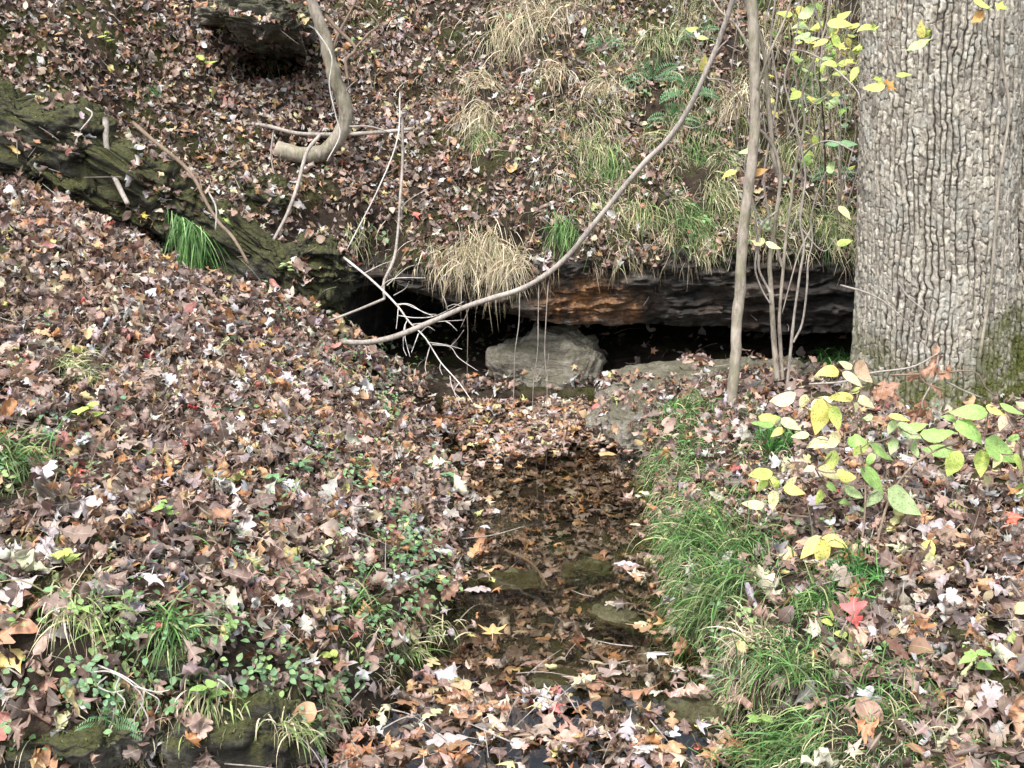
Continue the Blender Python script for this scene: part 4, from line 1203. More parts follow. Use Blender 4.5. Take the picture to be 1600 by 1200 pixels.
FC = {'g': (.28, .50, .11), 'y': (.78, .70, .17), 'yg': (.52, .66, .13), 'c': (.78, .72, .38), 'pg': (.44, .60, .27), 'p': (.62, .38, .26), 'b': (.30, .13, .06), 'o': (.60, .28, .06), 'r': (.55, .10, .08), 'tg': (.12, .30, .14)}
def leaf_at(parent, px, py, d, ang, Lpx, col, kind='ovate', k=None, face=.62, name='leaf'):
    """living leaf centred on a photo pixel, its tip pointing at ang degrees (0 right, 90 up)"""
    k = random.randrange(6) if k is None else k
    c = P(px, py, d); L = Lpx * d / FPX * 1.05
    a = R(ang)
    y = Vector((math.cos(a), random.uniform(-.6, .25), math.sin(a))).normalized()
    z = Vector((random.uniform(-.45, .45), -face * random.uniform(.6, 1.3), 1 - face * .4)); z = (z - y * z.dot(y))
    if z.length < .2: z = Vector((0, -1, 0)) - y * y.dot(Vector((0, -1, 0)))
    z.normalize(); x = y.cross(z)
    rot = Matrix((x, y, z)).transposed().to_4x4()
    base = Vector(c) - y * L * .5
    o = bpy.data.objects.new(name, fresh_mesh(kind, k)); COL.objects.link(o)
    cc = np.array(FC[col]) * random.uniform(.85, 1.15); o.color = (*cc, 1)
    mw = Matrix.Translation(base) @ rot @ Matrix.Scale(L, 4)
    if parent is not None:
        o.parent = parent; o.matrix_parent_inverse = Matrix.Translation(-Vector(parent.location))
    o.matrix_basis = mw
    return np.array(base)

def grow_twigs(parent, nodes, bases, mat, r_=.0022, name='twig', sag=.0):
    """join every leaf base to the nearest wood already there, closest first"""
    nodes = [np.array(n_) for n_ in nodes]; left = list(bases)
    while left:
        N = np.array(nodes); Bs = np.array(left)
        dm = np.linalg.norm(Bs[:, None] - N[None], axis=2)
        pen = dm + .6 * np.clip(N[None, :, 2] - Bs[:, None, 2], 0, 1)
        i, j = np.unravel_index(np.argmin(pen), dm.shape)
        a, b = N[j], Bs[i]
        mid = (a + b) / 2 + np.array([0, 0, -.1 * dm[i, j] + .04 * dm[i, j]])
        t = TB(); c = t.tube([a, mid, b], r_ * (1.5 if dm[i, j] > .1 else 1), r_ * .6, 5, n=4); t.build(name, mat, parent)
        nodes += list(c[2:]); left.pop(i)

def zl6(l): return [(1040 + x / 2.857, 400 + y / 2.857, a, Lp / 2.857, c) for x, y, a, Lp, c in l]
def zl9(l): return [(1040 + x / 2.857, 780 + y / 2.857, a, Lp / 2.857, c) for x, y, a, Lp, c in l]
bush = empty('leafy_shrub', hit(1345, 1000)[0]); tag(bush, 'leafy young shrub with large yellow-green oval leaves in front of the oak', 'shrub')
upperL = zl6([(520, 640, 190, 130, 'c'), (615, 650, 250, 70, 'c'), (730, 512, 178, 115, 'y'), (805, 485, 150, 70, 'c'), (885, 520, -55, 125, 'p'), (838, 545, -30, 105, 'c'), (845, 600, 200, 60, 'yg'),
     (785, 625, 175, 115, 'y'), (690, 715, 258, 165, 'y'), (762, 722, 285, 115, 'yg'), (700, 650, 30, 110, 'c'), (895, 650, -28, 90, 'c'), (850, 677, 260, 50, 'c'), (897, 725, 190, 62, 'pg'),
     (1045, 716, -5, 95, 'y'), (1008, 765, 240, 70, 'pg'), (1090, 782, -25, 130, 'pg'), (745, 830, 240, 110, 'c'), (1015, 850, 265, 90, 'pg'),
     (740, 918, 245, 105, 'yg'), (680, 832, 190, 110, 'c'), (600, 800, 185, 80, 'pg'), (430, 747, 160, 120, 'g'), (470, 720, 5, 110, 'yg'), (500, 785, 200, 75, 'y'), (560, 748, -20, 100, 'pg'),
     (870, 855, 225, 90, 'yg'), (912, 910, 240, 72, 'g'), (968, 870, -30, 155, 'g'), (850, 820, 10, 95, 'g'), (930, 990, -42, 150, 'g'), (812, 975, -12, 110, 'y'), (735, 965, -22, 130, 'c'),
     (830, 1045, -32, 140, 'pg'), (930, 1080, 215, 110, 'pg'), (1068, 1098, -33, 205, 'pg'), (425, 970, 172, 125, 'yg'), (430, 1018, 235, 90, 'yg'), (492, 1015, 290, 70, 'yg'), (575, 1045, -8, 100, 'y'),
     (480, 1092, 265, 95, 'c'), (390, 1108, 170, 100, 'c'), (690, 1078, 250, 78, 'yg'), (745, 1030, -30, 68, 'g'), (800, 1096, 0, 60, 'g'), (760, 800, 200, 80, 'p'), (560, 1010, 60, 70, 'c'), (640, 950, 190, 60, 'c')])
rightL = zl6([(1215, 785, 15, 145, 'g'), (1375, 782, -28, 180, 'g'), (1358, 692, 178, 155, 'g'), (1475, 690, -15, 90, 'y'), (1505, 742, 240, 80, 'p'), (1548, 682, -15, 110, 'g'), (1600, 665, 10, 80, 'pg'),
     (1285, 928, 248, 125, 'yg'), (1410, 926, 262, 120, 'yg'), (1215, 866, 172, 130, 'g'), (1112, 850, 290, 115, 'pg'), (1500, 870, -32, 180, 'g'), (1585, 925, -50, 110, 'yg'), (1480, 915, 240, 70, 'c'),
     (1590, 1065, 260, 130, 'g'), (1550, 810, 200, 60, 'g'), (1120, 760, 20, 100, 'g'), (1265, 720, 160, 60, 'g')])
lowL = zl9([(650, 212, 215, 130, 'y'), (700, 250, 262, 130, 'y'), (755, 185, -5, 120, 'y'), (690, 362, 250, 60, 'yg'), (868, 245, -50, 110, 'c'), (1160, 245, 255, 125, 'y'), (1148, 325, 285, 80, 'c'), (620, 190, 160, 70, 'p')])
st1 = [np.array(bush.location), P(1340, 930, 4.0), P(1345, 860, 4.1), P(1352, 780, 4.2), P(1345, 700, 4.25), P(1330, 620, 4.3), P(1322, 580, 4.3)]
st2 = [hit(1372, 985)[0], P(1368, 900, 4.0), P(1372, 840, 4.1), P(1400, 760, 4.2), P(1450, 710, 4.3), P(1520, 685, 4.4), P(1595, 668, 4.4)]
st3 = [hit(1300, 935)[0], P(1275, 860, 4.2), P(1262, 790, 4.3), P(1240, 715, 4.35), P(1215, 670, 4.4)]
for q_, a in ((st1, .006), (st2, .007), (st3, .0035)):
    t = TB(); c = t.tube([np.array(v_) for v_ in q_], a, a * .4, 8, .5); t.build('stem', M['brown'], bush)
N1 = list(smooth_line(np.array([np.array(v_) for v_ in st1]), 8)[12:]) + list(smooth_line(np.array([np.array(v_) for v_ in st3]), 8)[8:])
N2 = list(smooth_line(np.array([np.array(v_) for v_ in st2]), 8)[12:])
b1 = [leaf_at(bush, x_, y_, random.uniform(4.12, 4.42), a_, L_ * 1.02, c_, 'ovate' if random.random() < .75 else 'round') for x_, y_, a_, L_, c_ in upperL]
b2 = [leaf_at(bush, x_, y_, random.uniform(4.25, 4.5), a_, L_ * 1.05, c_, 'ovate' if random.random() < .75 else 'round') for x_, y_, a_, L_, c_ in rightL]
b3 = [leaf_at(bush, x_, y_, random.uniform(3.95, 4.1), a_, L_ * 1.1, c_, 'ovate') for x_, y_, a_, L_, c_ in lowL]
grow_twigs(bush, N1 + N2, b1 + b2 + b3, M['brown'], .0030)

seed_ = empty('young_shrub', hit(1322, 1075)[0]); tag(seed_, 'knee-high seedling with small bright yellow-green leaves low on the right bank', 'seedling')
sl = zl9([(740, 512, 110, 62, 'yg'), (725, 545, 150, 70, 'yg'), (660, 690, 200, 70, 'yg'), (702, 662, 160, 75, 'yg'), (750, 670, 70, 55, 'y'), (825, 625, -50, 68, 'yg'), (780, 600, 170, 60, 'yg'), (850, 660, 20, 65, 'yg'), (845, 752, -60, 70, 'yg'),
          (825, 840, 240, 70, 'y'), (880, 862, 0, 40, 'yg'), (990, 690, 265, 60, 'yg'), (968, 645, 170, 60, 'g'), (890, 628, 30, 38, 'g'), (820, 570, 80, 50, 'yg')])
s1_ = [np.array(seed_.location), P(1318, 1020, 3.55), P(1325, 985, 3.5), P(1335, 955, 3.5)]
t = TB(); t.tube(s1_, .006, .003, 8, .4); t.build('stem', M['brown'], seed_)
bb = [leaf_at(seed_, x_, y_, random.uniform(3.42, 3.56), a_, L_ * 1.15, c_) for x_, y_, a_, L_, c_ in sl]
grow_twigs(seed_, smooth_line(s1_, 6)[4:], bb, M['brown'], .0016)

sprig = empty('dead_sprig', P(1430, 640, 5.0)); tag(sprig, 'dead twig with curled rust-brown leaves in front of the oak foot', 'branch')
sprigs = [z6([(640, 572), (800, 560), (920, 522), (1100, 495), (1220, 432)], 4.9), z6([(1000, 532), (1200, 525), (1372, 515), (1430, 590), (1475, 625)], 4.9), z6([(1250, 560), (1330, 600), (1410, 632)], 4.95), z6([(1220, 432), (1200, 540), (1150, 640), (1145, 680)], 4.9),
          z6([(1130, 500), (1150, 560), (1250, 600)], 4.9)]
for q_ in sprigs:
    t = TB(); t.tube(q_, .0045, .003, 6); t.build('twig', M['brown'] if random.random() < .5 else M['twig'], sprig)
for x_, y_, a_, L_, c_ in zl6([(1190, 480, 80, 120, 'b'), (1135, 520, 200, 100, 'b'), (1230, 520, -10, 110, 'b'), (990, 600, 200, 120, 'b'), (970, 590, 250, 90, 'b'), (1020, 615, -60, 80, 'b'), (1140, 690, 260, 130, 'b'), (1160, 720, 240, 90, 'b'), (1115, 720, 280, 80, 'b'), (1215, 590, -30, 90, 'b')]):
    leaf_at(sprig, x_, y_, 4.9, a_, L_ * 1.1, c_, random.choice(['pointed oak', 'lobed oak']), None, .5)

over = empty('overhanging_twig', P(1420, -120, 5.2)); tag(over, 'thin twig of small yellow-green leaves dangling before the top of the oak trunk', 'branch')
ol = [(900, 118, 180, 70, 'yg'), (940, 122, 0, 50, 'yg'), (1140, 130, 100, 60, 'y'), (1155, 160, 250, 60, 'yg'), (1120, 200, 200, 80, 'pg'), (1165, 178, 20, 60, 'yg'), (735, 280, 170, 60, 'yg'), (835, 280, 10, 60, 'yg'), (1065, 330, 10, 55, 'yg'), (940, 350, 170, 70, 'yg'),
      (930, 388, 180, 80, 'y'), (1010, 370, 40, 70, 'o'), (1415, 15, -30, 80, 'yg'), (1515, 25, 0, 70, 'yg'), (1390, 85, 230, 70, 'o'), (800, 212, 0, 60, 'y'), (760, 175, 120, 60, 'yg'), (850, 215, 200, 60, 'yg'), (840, 330, 240, 60, 'yg')]
bo = [leaf_at(over, 1040 + x_ / 2.857, y_ / 2.857, random.uniform(5.1, 5.3), a_, L_ / 2.857 * 1.2, c_, 'maple' if i % 2 else 'ovate') for i, (x_, y_, a_, L_, c_) in enumerate(ol)]
oq = [P(1480, -160, 5.2), P(1440, -60, 5.2), P(1400, 30, 5.2), P(1375, 100, 5.2), P(1340, 130, 5.2)]
t = TB(); t.tube(oq, .004, .002, 6); t.build('stem', M['brown'], over)
grow_twigs(over, smooth_line(oq, 6), bo, M['brown'], .0013)
ys = empty('leafy_sapling', hit(1290, 300)[0]); tag(ys, 'thin sapling with many small yellow-green leaves just left of the oak top', 'sapling')
yq = [np.array(ys.location), P(1288, 200, 6.9), P(1280, 110, 6.6), P(1290, 20, 6.4), P(1300, -60, 6.3)]
t = TB(); t.tube(yq, .006, .003, 6, .5); t.build('stem', M['brown'], ys)
ry = random.Random(4); byy = []
for i in range(64):
    x_, y_ = ry.gauss(1285, 38), ry.gauss(95, 62)
    if x_ > 1338: x_ = 1338 - (x_ - 1338) * .6
    byy.append(leaf_at(ys, x_, y_, ry.uniform(6.3, 6.8), ry.uniform(140, 400), ry.uniform(11, 24), ry.choice(['yg', 'yg', 'y', 'pg', 'g']), ry.choice(['ovate', 'maple', 'round'])))
grow_twigs(ys, smooth_line(yq, 8)[6:], byy, M['brown'], .0014)
# few leaves of the shrub clump
lf = [(800, 1080, 20, 60, 'yg'), (803, 945, -45, 66, 'c'), (740, 742, 70, 60, 'pg'), (360, 672, 190, 60, 'pg'), (395, 662, 10, 50, 'pg'), (280, 772, 200, 60, 'y'), (408, 1080, 180, 66, 'c'), (482, 1095, -15, 62, 'c'), (635, 50, 60, 80, 'pg'), (610, 112, 170, 70, 'pg'),
      (780, 100, 0, 90, 'yg'), (610, 160, 190, 60, 'pg'), (170, 280, 80, 60, 'y'), (120, 130, 20, 50, 'yg'), (165, 168, 0, 40, 'yg'), (415, 765, 20, 70, 'o'), (650, 170, 10, 60, 'pg'), (530, 60, 170, 60, 'yg'), (690, 190, 200, 60, 'y'), (820, 640, 0, 60, 'tg'), (745, 640, 180, 60, 'tg')]
bs_ = [leaf_at(sroot, 1040 + x_ / 2.857, y_ / 2.857, random.uniform(6.0, 6.2), a_, L_ / 2.857 * 1.2, c_, 'ovate') for (x_, y_, a_, L_, c_) in lf]
nd = [c_ for q_, _, _ in stems for c_ in smooth_line(q_, 6)]
grow_twigs(sroot, nd, bs_, M['twig'], .0015)

# ------------------------------------------------------------------ grass
GREEN = [(.07, .17, .045), (.11, .24, .06), (.17, .29, .09), (.30, .33, .15), (.05, .10, .03)]
DKGREEN = [(.05, .15, .04), (.09, .24, .06), (.16, .34, .10)]
DRY = [(.50, .42, .28), (.60, .52, .38), (.40, .31, .20), (.34, .34, .18), (.66, .58, .44)]
MIXG = [(.25, .32, .12), (.46, .42, .24), (.14, .24, .07), (.55, .49, .33)]
def blades(bases, nrm, L, width, cols, droop, fan, r, down=None, seg=6, upw=.75, comb=None):
    n = len(bases)
    L = L * r.uniform(.30, 1.2, n); az_ = r.uniform(0, 2 * np.pi, n)
    d = np.stack([np.cos(az_), np.sin(az_), 0 * az_], 1) * fan * r.uniform(.3, 1.2, (n, 1)) + nrm * upw + np.array([0, 0, .35])
    if comb is not None: d = d + np.array(comb) * r.uniform(.5, 1.2, (n, 1))
    if down is not None: d = d + down * r.uniform(.6, 1.2, (n, 1))
    d /= np.linalg.norm(d, axis=1, keepdims=True)
    side = np.cross(d, r.normal(0, 1, (n, 3))); side /= np.linalg.norm(side, axis=1, keepdims=True)
    pts = [bases]; cur = bases.copy(); dd = d.copy()
    g = droop * r.uniform(.6, 1.4, (n, 1))
    wig = r.normal(0, .24, (n, 3))
    for k in range(seg):
        dd = dd + np.array([0, 0, -1.0]) * g / seg * (1 + k * .35) + wig / 2
        dd /= np.linalg.norm(dd, axis=1, keepdims=True)
        cur = cur + dd * (L / seg)[:, None]; pts.append(cur.copy())
    pts = np.stack(pts, 1); w_ = width * r.uniform(.6, 1.3, n)
    prof = np.array([.8, 1, 1, .9, .7, .45, .1])[:seg + 1]
    off_ = side[:, None] * (w_[:, None] * prof[None])[..., None]
    v = np.stack([pts - off_, pts + off_], 2).reshape(-1, 3)
    k = np.arange(seg); q = np.stack([2 * k, 2 * k + 1, 2 * k + 3, 2 * k + 2], 1)
    f = (q[None] + (np.arange(n) * (seg + 1) * 2)[:, None, None]).reshape(-1, 4)
    c = np.array(cols)[r.integers(0, len(cols), n)] * np.clip(r.lognormal(-.1, .4, (n, 1)), .3, 1.7)
    return v, f, np.repeat(c, (seg + 1) * 2, 0)
rg = np.random.default_rng(21)
def tuft(px, py, n, L, cols, label, droop=1.6, fan=.9, spread=.05, width=.0022, name='grass_tuft', down=None, comb=None, group=None, cat='grass tuft'):
    h, nn = hit(px, py); h = np.array(h); nn = np.array(nn)
    b = rg.normal(0, 1, (n, 3)) * spread * 1.2; b -= nn * (b @ nn)[:, None]; b = b + h + nn * .012
    v, f, c = blades(b, np.tile(nn, (n, 1)), L, width, cols, droop, fan, rg, down, comb=comb)
    o = new_obj(name, mesh_tri(name, v - h, f, {'tint': c}), None, [M['blade']]); o.location = Vector(h)
    return tag(o, label, cat, group)
DN = np.array([0, -.9, -.7])
T_ = [
 (302, 350, 560, .31, [(.10, .24, .06), (.16, .33, .09), (.06, .15, .04), (.28, .42, .17)], 'bright dark-green tuft combed downhill beside the mossy outcrop', dict(spread=.045, comb=(.7, -.5, -.2), droop=2.4, width=.0026)),
 (238, 145, 60, .12, GREEN, 'small green tuft on the slope above the mossy outcrop', dict(spread=.03, down=DN)),
 (795, 40, 340, .38, DRY, 'long dry straw-coloured tuft hanging at the top of the hillside, left of two', dict(spread=.09, down=DN)),
 (850, 20, 340, .38, DRY, 'long dry straw-coloured tuft hanging at the top of the hillside, right of two', dict(spread=.09, down=DN)),
 (750, 130, 260, .3, DRY, 'dry grass tuft hanging on the hillside left of centre', dict(spread=.05, down=DN)),
 (860, 110, 200, .26, DRY, 'dry grass tuft hanging below the straw tufts at the hilltop', dict(spread=.06, down=DN)),
 (760, 215, 190, .26, MIXG, 'thin fading tuft in the middle of the hillside', dict(spread=.04, down=DN)),
 (935, 140, 260, .28, DRY, 'pale tuft hanging left of the fern on the hillside', dict(spread=.05, down=DN)),
 (930, 225, 280, .26, MIXG, 'faded green tuft hanging above the long branch', dict(spread=.06, down=DN)),
 (965, 265, 240, .22, GREEN, 'green tuft on the hillside where the long branch bends', dict(spread=.05, down=DN)),
 (880, 355, 240, .20, GREEN, 'green tuft on the cave lip left of the long branch', dict(spread=.04, down=DN)),
 (1000, 330, 260, .22, MIXG, 'yellowish tuft on the cave lip right of the long branch', dict(spread=.05, down=DN)),
 (1075, 340, 300, .24, GREEN, 'green tuft hanging over the cave lip left of the slim tree', dict(spread=.06, down=DN)),
 (1120, 300, 260, .24, MIXG, 'faded tuft behind the slim tree above the cave lip', dict(spread=.05, down=DN)),
 (1100, 235, 260, .22, GREEN, 'green tuft below the fern on the right hillside', dict(spread=.07, down=DN)),
 (1240, 330, 320, .26, MIXG, 'tangled tuft hanging over the cave behind the shrub stems', dict(spread=.07, down=DN)),
 (1300, 350, 280, .26, MIXG, 'tangled tuft hanging over the cave next to the oak', dict(spread=.06, down=DN)),
 (1270, 120, 260, .24, GREEN, 'green tuft on the slope behind the shrub stems', dict(spread=.07, down=DN)),
 (1180, 60, 300, .24, DRY, 'dry tuft high on the slope behind the slim tree', dict(spread=.08, down=DN)),
 (1030, 60, 220, .2, MIXG, 'thin tuft on the high slope right of centre', dict(spread=.06, down=DN)),
 (735, 395, 300, .28, DRY, 'dry tuft hanging over the cave, left of the straw clump', dict(spread=.06, down=DN)),
 (770, 390, 420, .34, DRY, 'large straw-coloured clump hanging over the cave mouth', dict(spread=.07, down=DN)),
 (800, 410, 260, .26, DRY, 'dry tuft hanging over the cave, right of the straw clump', dict(spread=.04, down=DN)),
 (745, 180, 240, .30, DRY, 'long dry tuft trailing down the hillside above the thin fading tuft', dict(spread=.05, down=DN)),
 (1010, 215, 240, .26, MIXG, 'half-dry tuft in the bend above the long branch', dict(spread=.07, down=DN)),
 (1150, 150, 260, .26, DRY, 'dry tuft directly behind the slim tree', dict(spread=.07, down=DN)),
 (1230, 230, 280, .26, MIXG, 'half-dry tuft in the middle of the shrub stems', dict(spread=.08, down=DN)),
 (1310, 90, 260, .24, [(.40, .40, .14), (.30, .36, .10), (.50, .44, .22)], 'yellowish tuft at the top beside the oak', dict(spread=.09, down=DN)),
 (1240, 20, 260, .26, [(.40, .40, .14), (.50, .46, .26), (.30, .32, .10)], 'yellowish tuft at the top edge behind the shrub stems', dict(spread=.09, down=DN)),
 (690, 400, 160, .20, DRY, 'sparse dry tuft at the cave lip left of the straw clump', dict(spread=.05, down=DN)),
 (1180, 345, 260, .22, MIXG, 'ragged tuft over the cave lip right behind the slim tree', dict(spread=.07, down=DN)),
 (555, 360, 60, .18, MIXG, 'thin tuft hanging at the left end of the cave', dict(spread=.04, down=DN)),
 (420, 90, 60, .14, MIXG, 'wispy tuft hanging from the rock above the small hollow', dict(spread=.05, down=DN)),
 (120, 580, 240, .16, MIXG, 'half-dry tuft in the leaves halfway up the left bank', dict(spread=.05, comb=(.7, -.4, 0))),
 (15, 720, 240, .18, GREEN, 'green tuft at the left photo edge halfway down', dict(spread=.05, comb=(.4, -.4, 0))),
 (265, 985, 230, .15, GREEN, 'round green sedge tuft above the moss cushion on the left bank', dict(spread=.02, fan=1.6, droop=1.5, width=.0026)),
 (130, 950, 200, .17, MIXG, 'half-dry tuft drooping down the left bank face near the left edge', dict(spread=.04, down=DN * .6)),
 (320, 850, 60, .10, GREEN, 'small moss-green tuft on the lower left bank', dict(spread=.03)),
 (640, 1020, 90, .15, MIXG, 'yellow-green tuft drooping to the stream from the left bank', dict(spread=.02, down=DN * .7)),
 (560, 955, 90, .16, GREEN, 'green tuft on the left bank above the near stream', dict(spread=.03, comb=(-.4, -.4, 0))),
 (680, 985, 90, .13, MIXG, 'straw-green tuft at the left waterside', dict(spread=.03, down=DN * .6)),
 (200, 1085, 130, .09, MIXG, 'wispy tuft hanging over the dark rock at the lower left', dict(spread=.035, down=DN * .7)),
 (330, 1100, 130, .08, MIXG, 'thin green tuft hanging over the dark rock beside the curly weed', dict(spread=.035, down=DN * .7)),
 (510, 1110, 170, .10, DRY, 'dry tuft drooping to the leaf raft from the left bank face', dict(spread=.03, down=DN * .7)),
 (450, 1140, 110, .11, MIXG, 'pale tuft low on the left bank face at the bottom edge', dict(spread=.03, down=DN * .5)),
 (1300, 570, 320, .20, DKGREEN, 'dark green arching tuft at the left foot of the oak', dict(spread=.06, comb=(-.6, -.2, .1), droop=2.4)),
 (1075, 635, 110, .13, GREEN, 'green tuft on the far tip of the right bank', dict(spread=.05)),
 (1150, 860, 300, .24, GREEN, 'tall green tuft at the stream edge of the right bank', dict(spread=.05, comb=(-.4, -.3, 0))),
 (1100, 840, 300, .24, GREEN, 'green tuft spilling to the stream from the right bank', dict(spread=.06, comb=(-.6, -.3, 0))),
 (1130, 930, 300, .24, GREEN, 'green tuft combed towards the stream on the middle right bank', dict(spread=.06, comb=(-.5, -.3, 0))),
 (1210, 700, 260, .13, DKGREEN, 'upright dark tuft behind the left leaves of the shrub', dict(spread=.03, fan=.4, droop=.5)),
 (1340, 900, 260, .17, DKGREEN, 'dark green tuft at the foot of the leafy shrub', dict(spread=.04, comb=(-.2, -.3, 0))),
 (1290, 950, 240, .17, GREEN, 'thin green tuft left of the leafy shrub foot', dict(spread=.05, comb=(-.5, -.3, 0))),
 (1180, 1000, 110, .18, DRY, 'reddish dry tuft drooping over the right bank edge', dict(spread=.03, down=DN * .5, comb=(-.5, 0, 0))),
 (1240, 1050, 190, .22, GREEN, 'bright green tuft under the seedling on the right bank', dict(spread=.06, comb=(-.4, -.4, 0))),
 (1370, 1090, 130, .18, GREEN, 'green tuft right of the seedling', dict(spread=.06, comb=(.2, -.3, 0))),
 (1430, 1130, 110, .15, MIXG, 'thin tuft among leaves in the near right bank', dict(spread=.06, comb=(.3, -.3, 0))),
 (1260, 1150, 260, .24, GREEN, 'long bright green tuft at the bottom edge of the right bank', dict(spread=.06, comb=(-.8, -.2, 0), droop=2.4)),
 (1200, 1185, 220, .22, GREEN, 'bright green tuft arching left at the bottom edge by the stream', dict(spread=.05, comb=(-.9, -.1, 0), droop=2.4)),
]
for (px, py, n_, L_, cols, lab, kw) in T_: tuft(px, py, n_, L_, cols, lab, **kw)

# uncountable grass: right bank verge, moss edges, root fringe of the cave lip
def scatter_blades(V, F, dens, L, width, cols, droop, fan, name, label, comb=None, down=None, upw=.75, r=rg):
    p, n = sample(V, F, dens, 0, r)
    v, f, c = blades(p - n * .004, n, L, width, cols, droop, fan, r, down, comb=comb, upw=upw, seg=5)
    o = new_obj(name, mesh_tri(name, v, f, {'tint': c}), None, [M['blade']])
    return tag(o, label, kind='stuff')
def verge(p, n):
    sd = poly_sd(p[:, 0], p[:, 1], STREAM); nz = fbm(p * 2.5, 3, 601)
    return 5200 * (p[:, 0] > .2) * sstep(-.03, .05, sd) * (sstep(.75, .12, sd + .15 * nz) * sstep(-.5, .2, nz + .15) + .22 * sstep(.0, .4, nz) * sstep(1.6, .6, sd)) * (p[:, 1] < 6.8) * (p[:, 1] > 2.4)
scatter_blades(GV, GF, verge, .115, .0018, GREEN + DKGREEN[1:] + [MIXG[1], DRY[0]], 2.0, .8, 'bank_grass', 'short green grass along the stream edge of the right bank', comb=(-.45, -.25, 0))
def leftfuzz(p, n):
    sd = poly_sd(p[:, 0], p[:, 1], STREAM); nz = fbm(p * 2.7, 3, 611)
    face = sstep(.35, .02, sd)
    return (6500 * face * sstep(-.25, .3, nz) + 420 * sstep(.1, .5, nz)) * ((p[:, 0] < .1) | (sd < .2)) * (p[:, 1] < 6.4) * (p[:, 1] > 2.4) * (p[:, 2] > 0)
scatter_blades(GV, GF, leftfuzz, .095, .0012, MIXG + DRY[:3], 1.6, 1.2, 'dry_grass', 'wispy dry grass on the left bank face', down=DN * .4)
def slopegrass(p, n):
    pj = project(p); nz = fbm(p * np.array([5, 1, 1.5]), 3, 621)
    return (350 + 5600 * sstep(680, 1080, pj[:, 0])) * sstep(-.4, .3, nz) * (pj[:, 0] > 540)
scatter_blades(slopeV, slopeF, slopegrass, .16, .0017, MIXG + DRY + DRY + GREEN[1:], 1.4, 1.0, 'hillside_grass', 'thin half-dry grass on the right part of the hillside', down=DN * .8)
def liproots(p, n):
    nz = fbm(p * np.array([6, 0, 0]), 3, 631)
    return 0
rr_ = np.random.default_rng(5)
lx = rr_.uniform(-1.1, 2.9, 1500); m = fbm(np.stack([lx * 5, 0 * lx, 0 * lx], 1), 2, 640) > -.25; lx = lx[m]
lb = []
col_i = np.clip(np.searchsorted(hx, lx), 0, len(hx) - 1)
for c_ in col_i:
    k = split + rr_.integers(-14, 8); lb.append(V3[c_, k])
lb = np.array(lb); nn = np.tile([0, -.8, -.2], (len(lb), 1))
v, f, c = blades(lb, nn, .15, .0011, [DRY[0], DRY[2], (.22, .16, .11), (.30, .26, .2)], 2.2, 1.3, rr_, np.tile([0, 0, -1.2], (len(lb), 1)))
tag(new_obj('root_fringe', mesh_tri('root_fringe', v, f, {'tint': c}), None, [M['blade']]), 'fine roots and dead stalks fringing the cave lip', kind='stuff')
# moss pile on rocks
for v_, f_ in [BV_EXTRA[k] for k in range(10, 15)] + BV_EXTRA[15:]: pass
mv, mf, mc, mo = [], [], [], 0
for v_, f_ in BV_EXTRA[10:]:
    p, n = sample(v_, f_, lambda p, n: 3800 * sstep(-.1, .35, n[:, 2] + .6 * fbm(p * 3, 3, 650)), 0, rr_)
    if not len(p): continue
    a, b, c = blades(p, n, .014, .0016, [(.05, .07, .015), (.10, .12, .03), (.15, .16, .045), (.07, .08, .03)], .8, .8, rr_, seg=2)
    mv.append(a); mf.append(b + mo); mc.append(c); mo += len(a)
def bankmoss(p, n):
    sd = poly_sd(p[:, 0], p[:, 1], STREAM); nz = fbm(p * 2.3, 3, 660)
    return 9000 * sstep(.12, .3, nz) * ((sd < .55) & (sd > -.02) & (p[:, 1] < 6)) + 6000 * (((p[:, 0] - OAKX) ** 2 + (p[:, 1] - 5.6) ** 2) < .5) * sstep(-.05, .15, nz)
p, n = sample(GV, GF, bankmoss, 0, rr_)
a, b, c = blades(p, n, .018, .0018, [(.05, .07, .015), (.10, .12, .03), (.15, .16, .045), (.07, .08, .03)], .8, .9, rr_, seg=2)
mv.append(a); mf.append(b + mo); mc.append(c); mo += len(a)
tag(new_obj('moss', mesh_tri('moss', np.concatenate(mv), np.concatenate(mf), {'tint': np.concatenate(mc)}), None, [M['blade']]), 'olive moss growing on the rocks and bank faces', kind='stuff')

# ------------------------------------------------------------------ ground cover, seedlings, ferns
def clusters(P_, N_, r, size, cols, nleaf=(4, 9), stem=.04):
    tv, tf, tl = pinnate(ovate(.34, .45), 5, 3)
    tv = tv.copy(); tv[:, 2] = -.25 * (tv[:, 1] - .3) ** 2 + .25 * np.abs(tv[:, 0])
    V, F, T, U, o = [], [], [], [], 0
    for p, n in zip(P_, N_):
        k = r.integers(*nleaf); z = np.array([0, 0, 1.0]) * .7 + n * .5 + r.normal(0, .2, 3); z /= np.linalg.norm(z)
        col = np.array(cols[r.integers(len(cols))]) * r.uniform(.75, 1.25)
        for j in range(k):
            hgt = stem * r.uniform(.3, 1.3); off_ = r.normal(0, stem * .55, 3)
            y = r.normal(0, 1, 3); y -= z * y.dot(z) * .8; y /= np.linalg.norm(y)
            zz = z + r.normal(0, .35, 3); zz -= y * zz.dot(y); zz /= np.linalg.norm(zz); x = np.cross(y, zz)
            s_ = size * r.uniform(.6, 1.35)
            vv = (tv @ np.stack([x, y, zz])) * s_ + p + z * hgt + off_
            V.append(vv); F.append(tf + o); o += len(vv)
            T.append(np.tile(col * r.uniform(.85, 1.15), (len(vv), 1))); U.append(tl)
    return np.concatenate(V), np.concatenate(F), np.concatenate(T), np.concatenate(U)
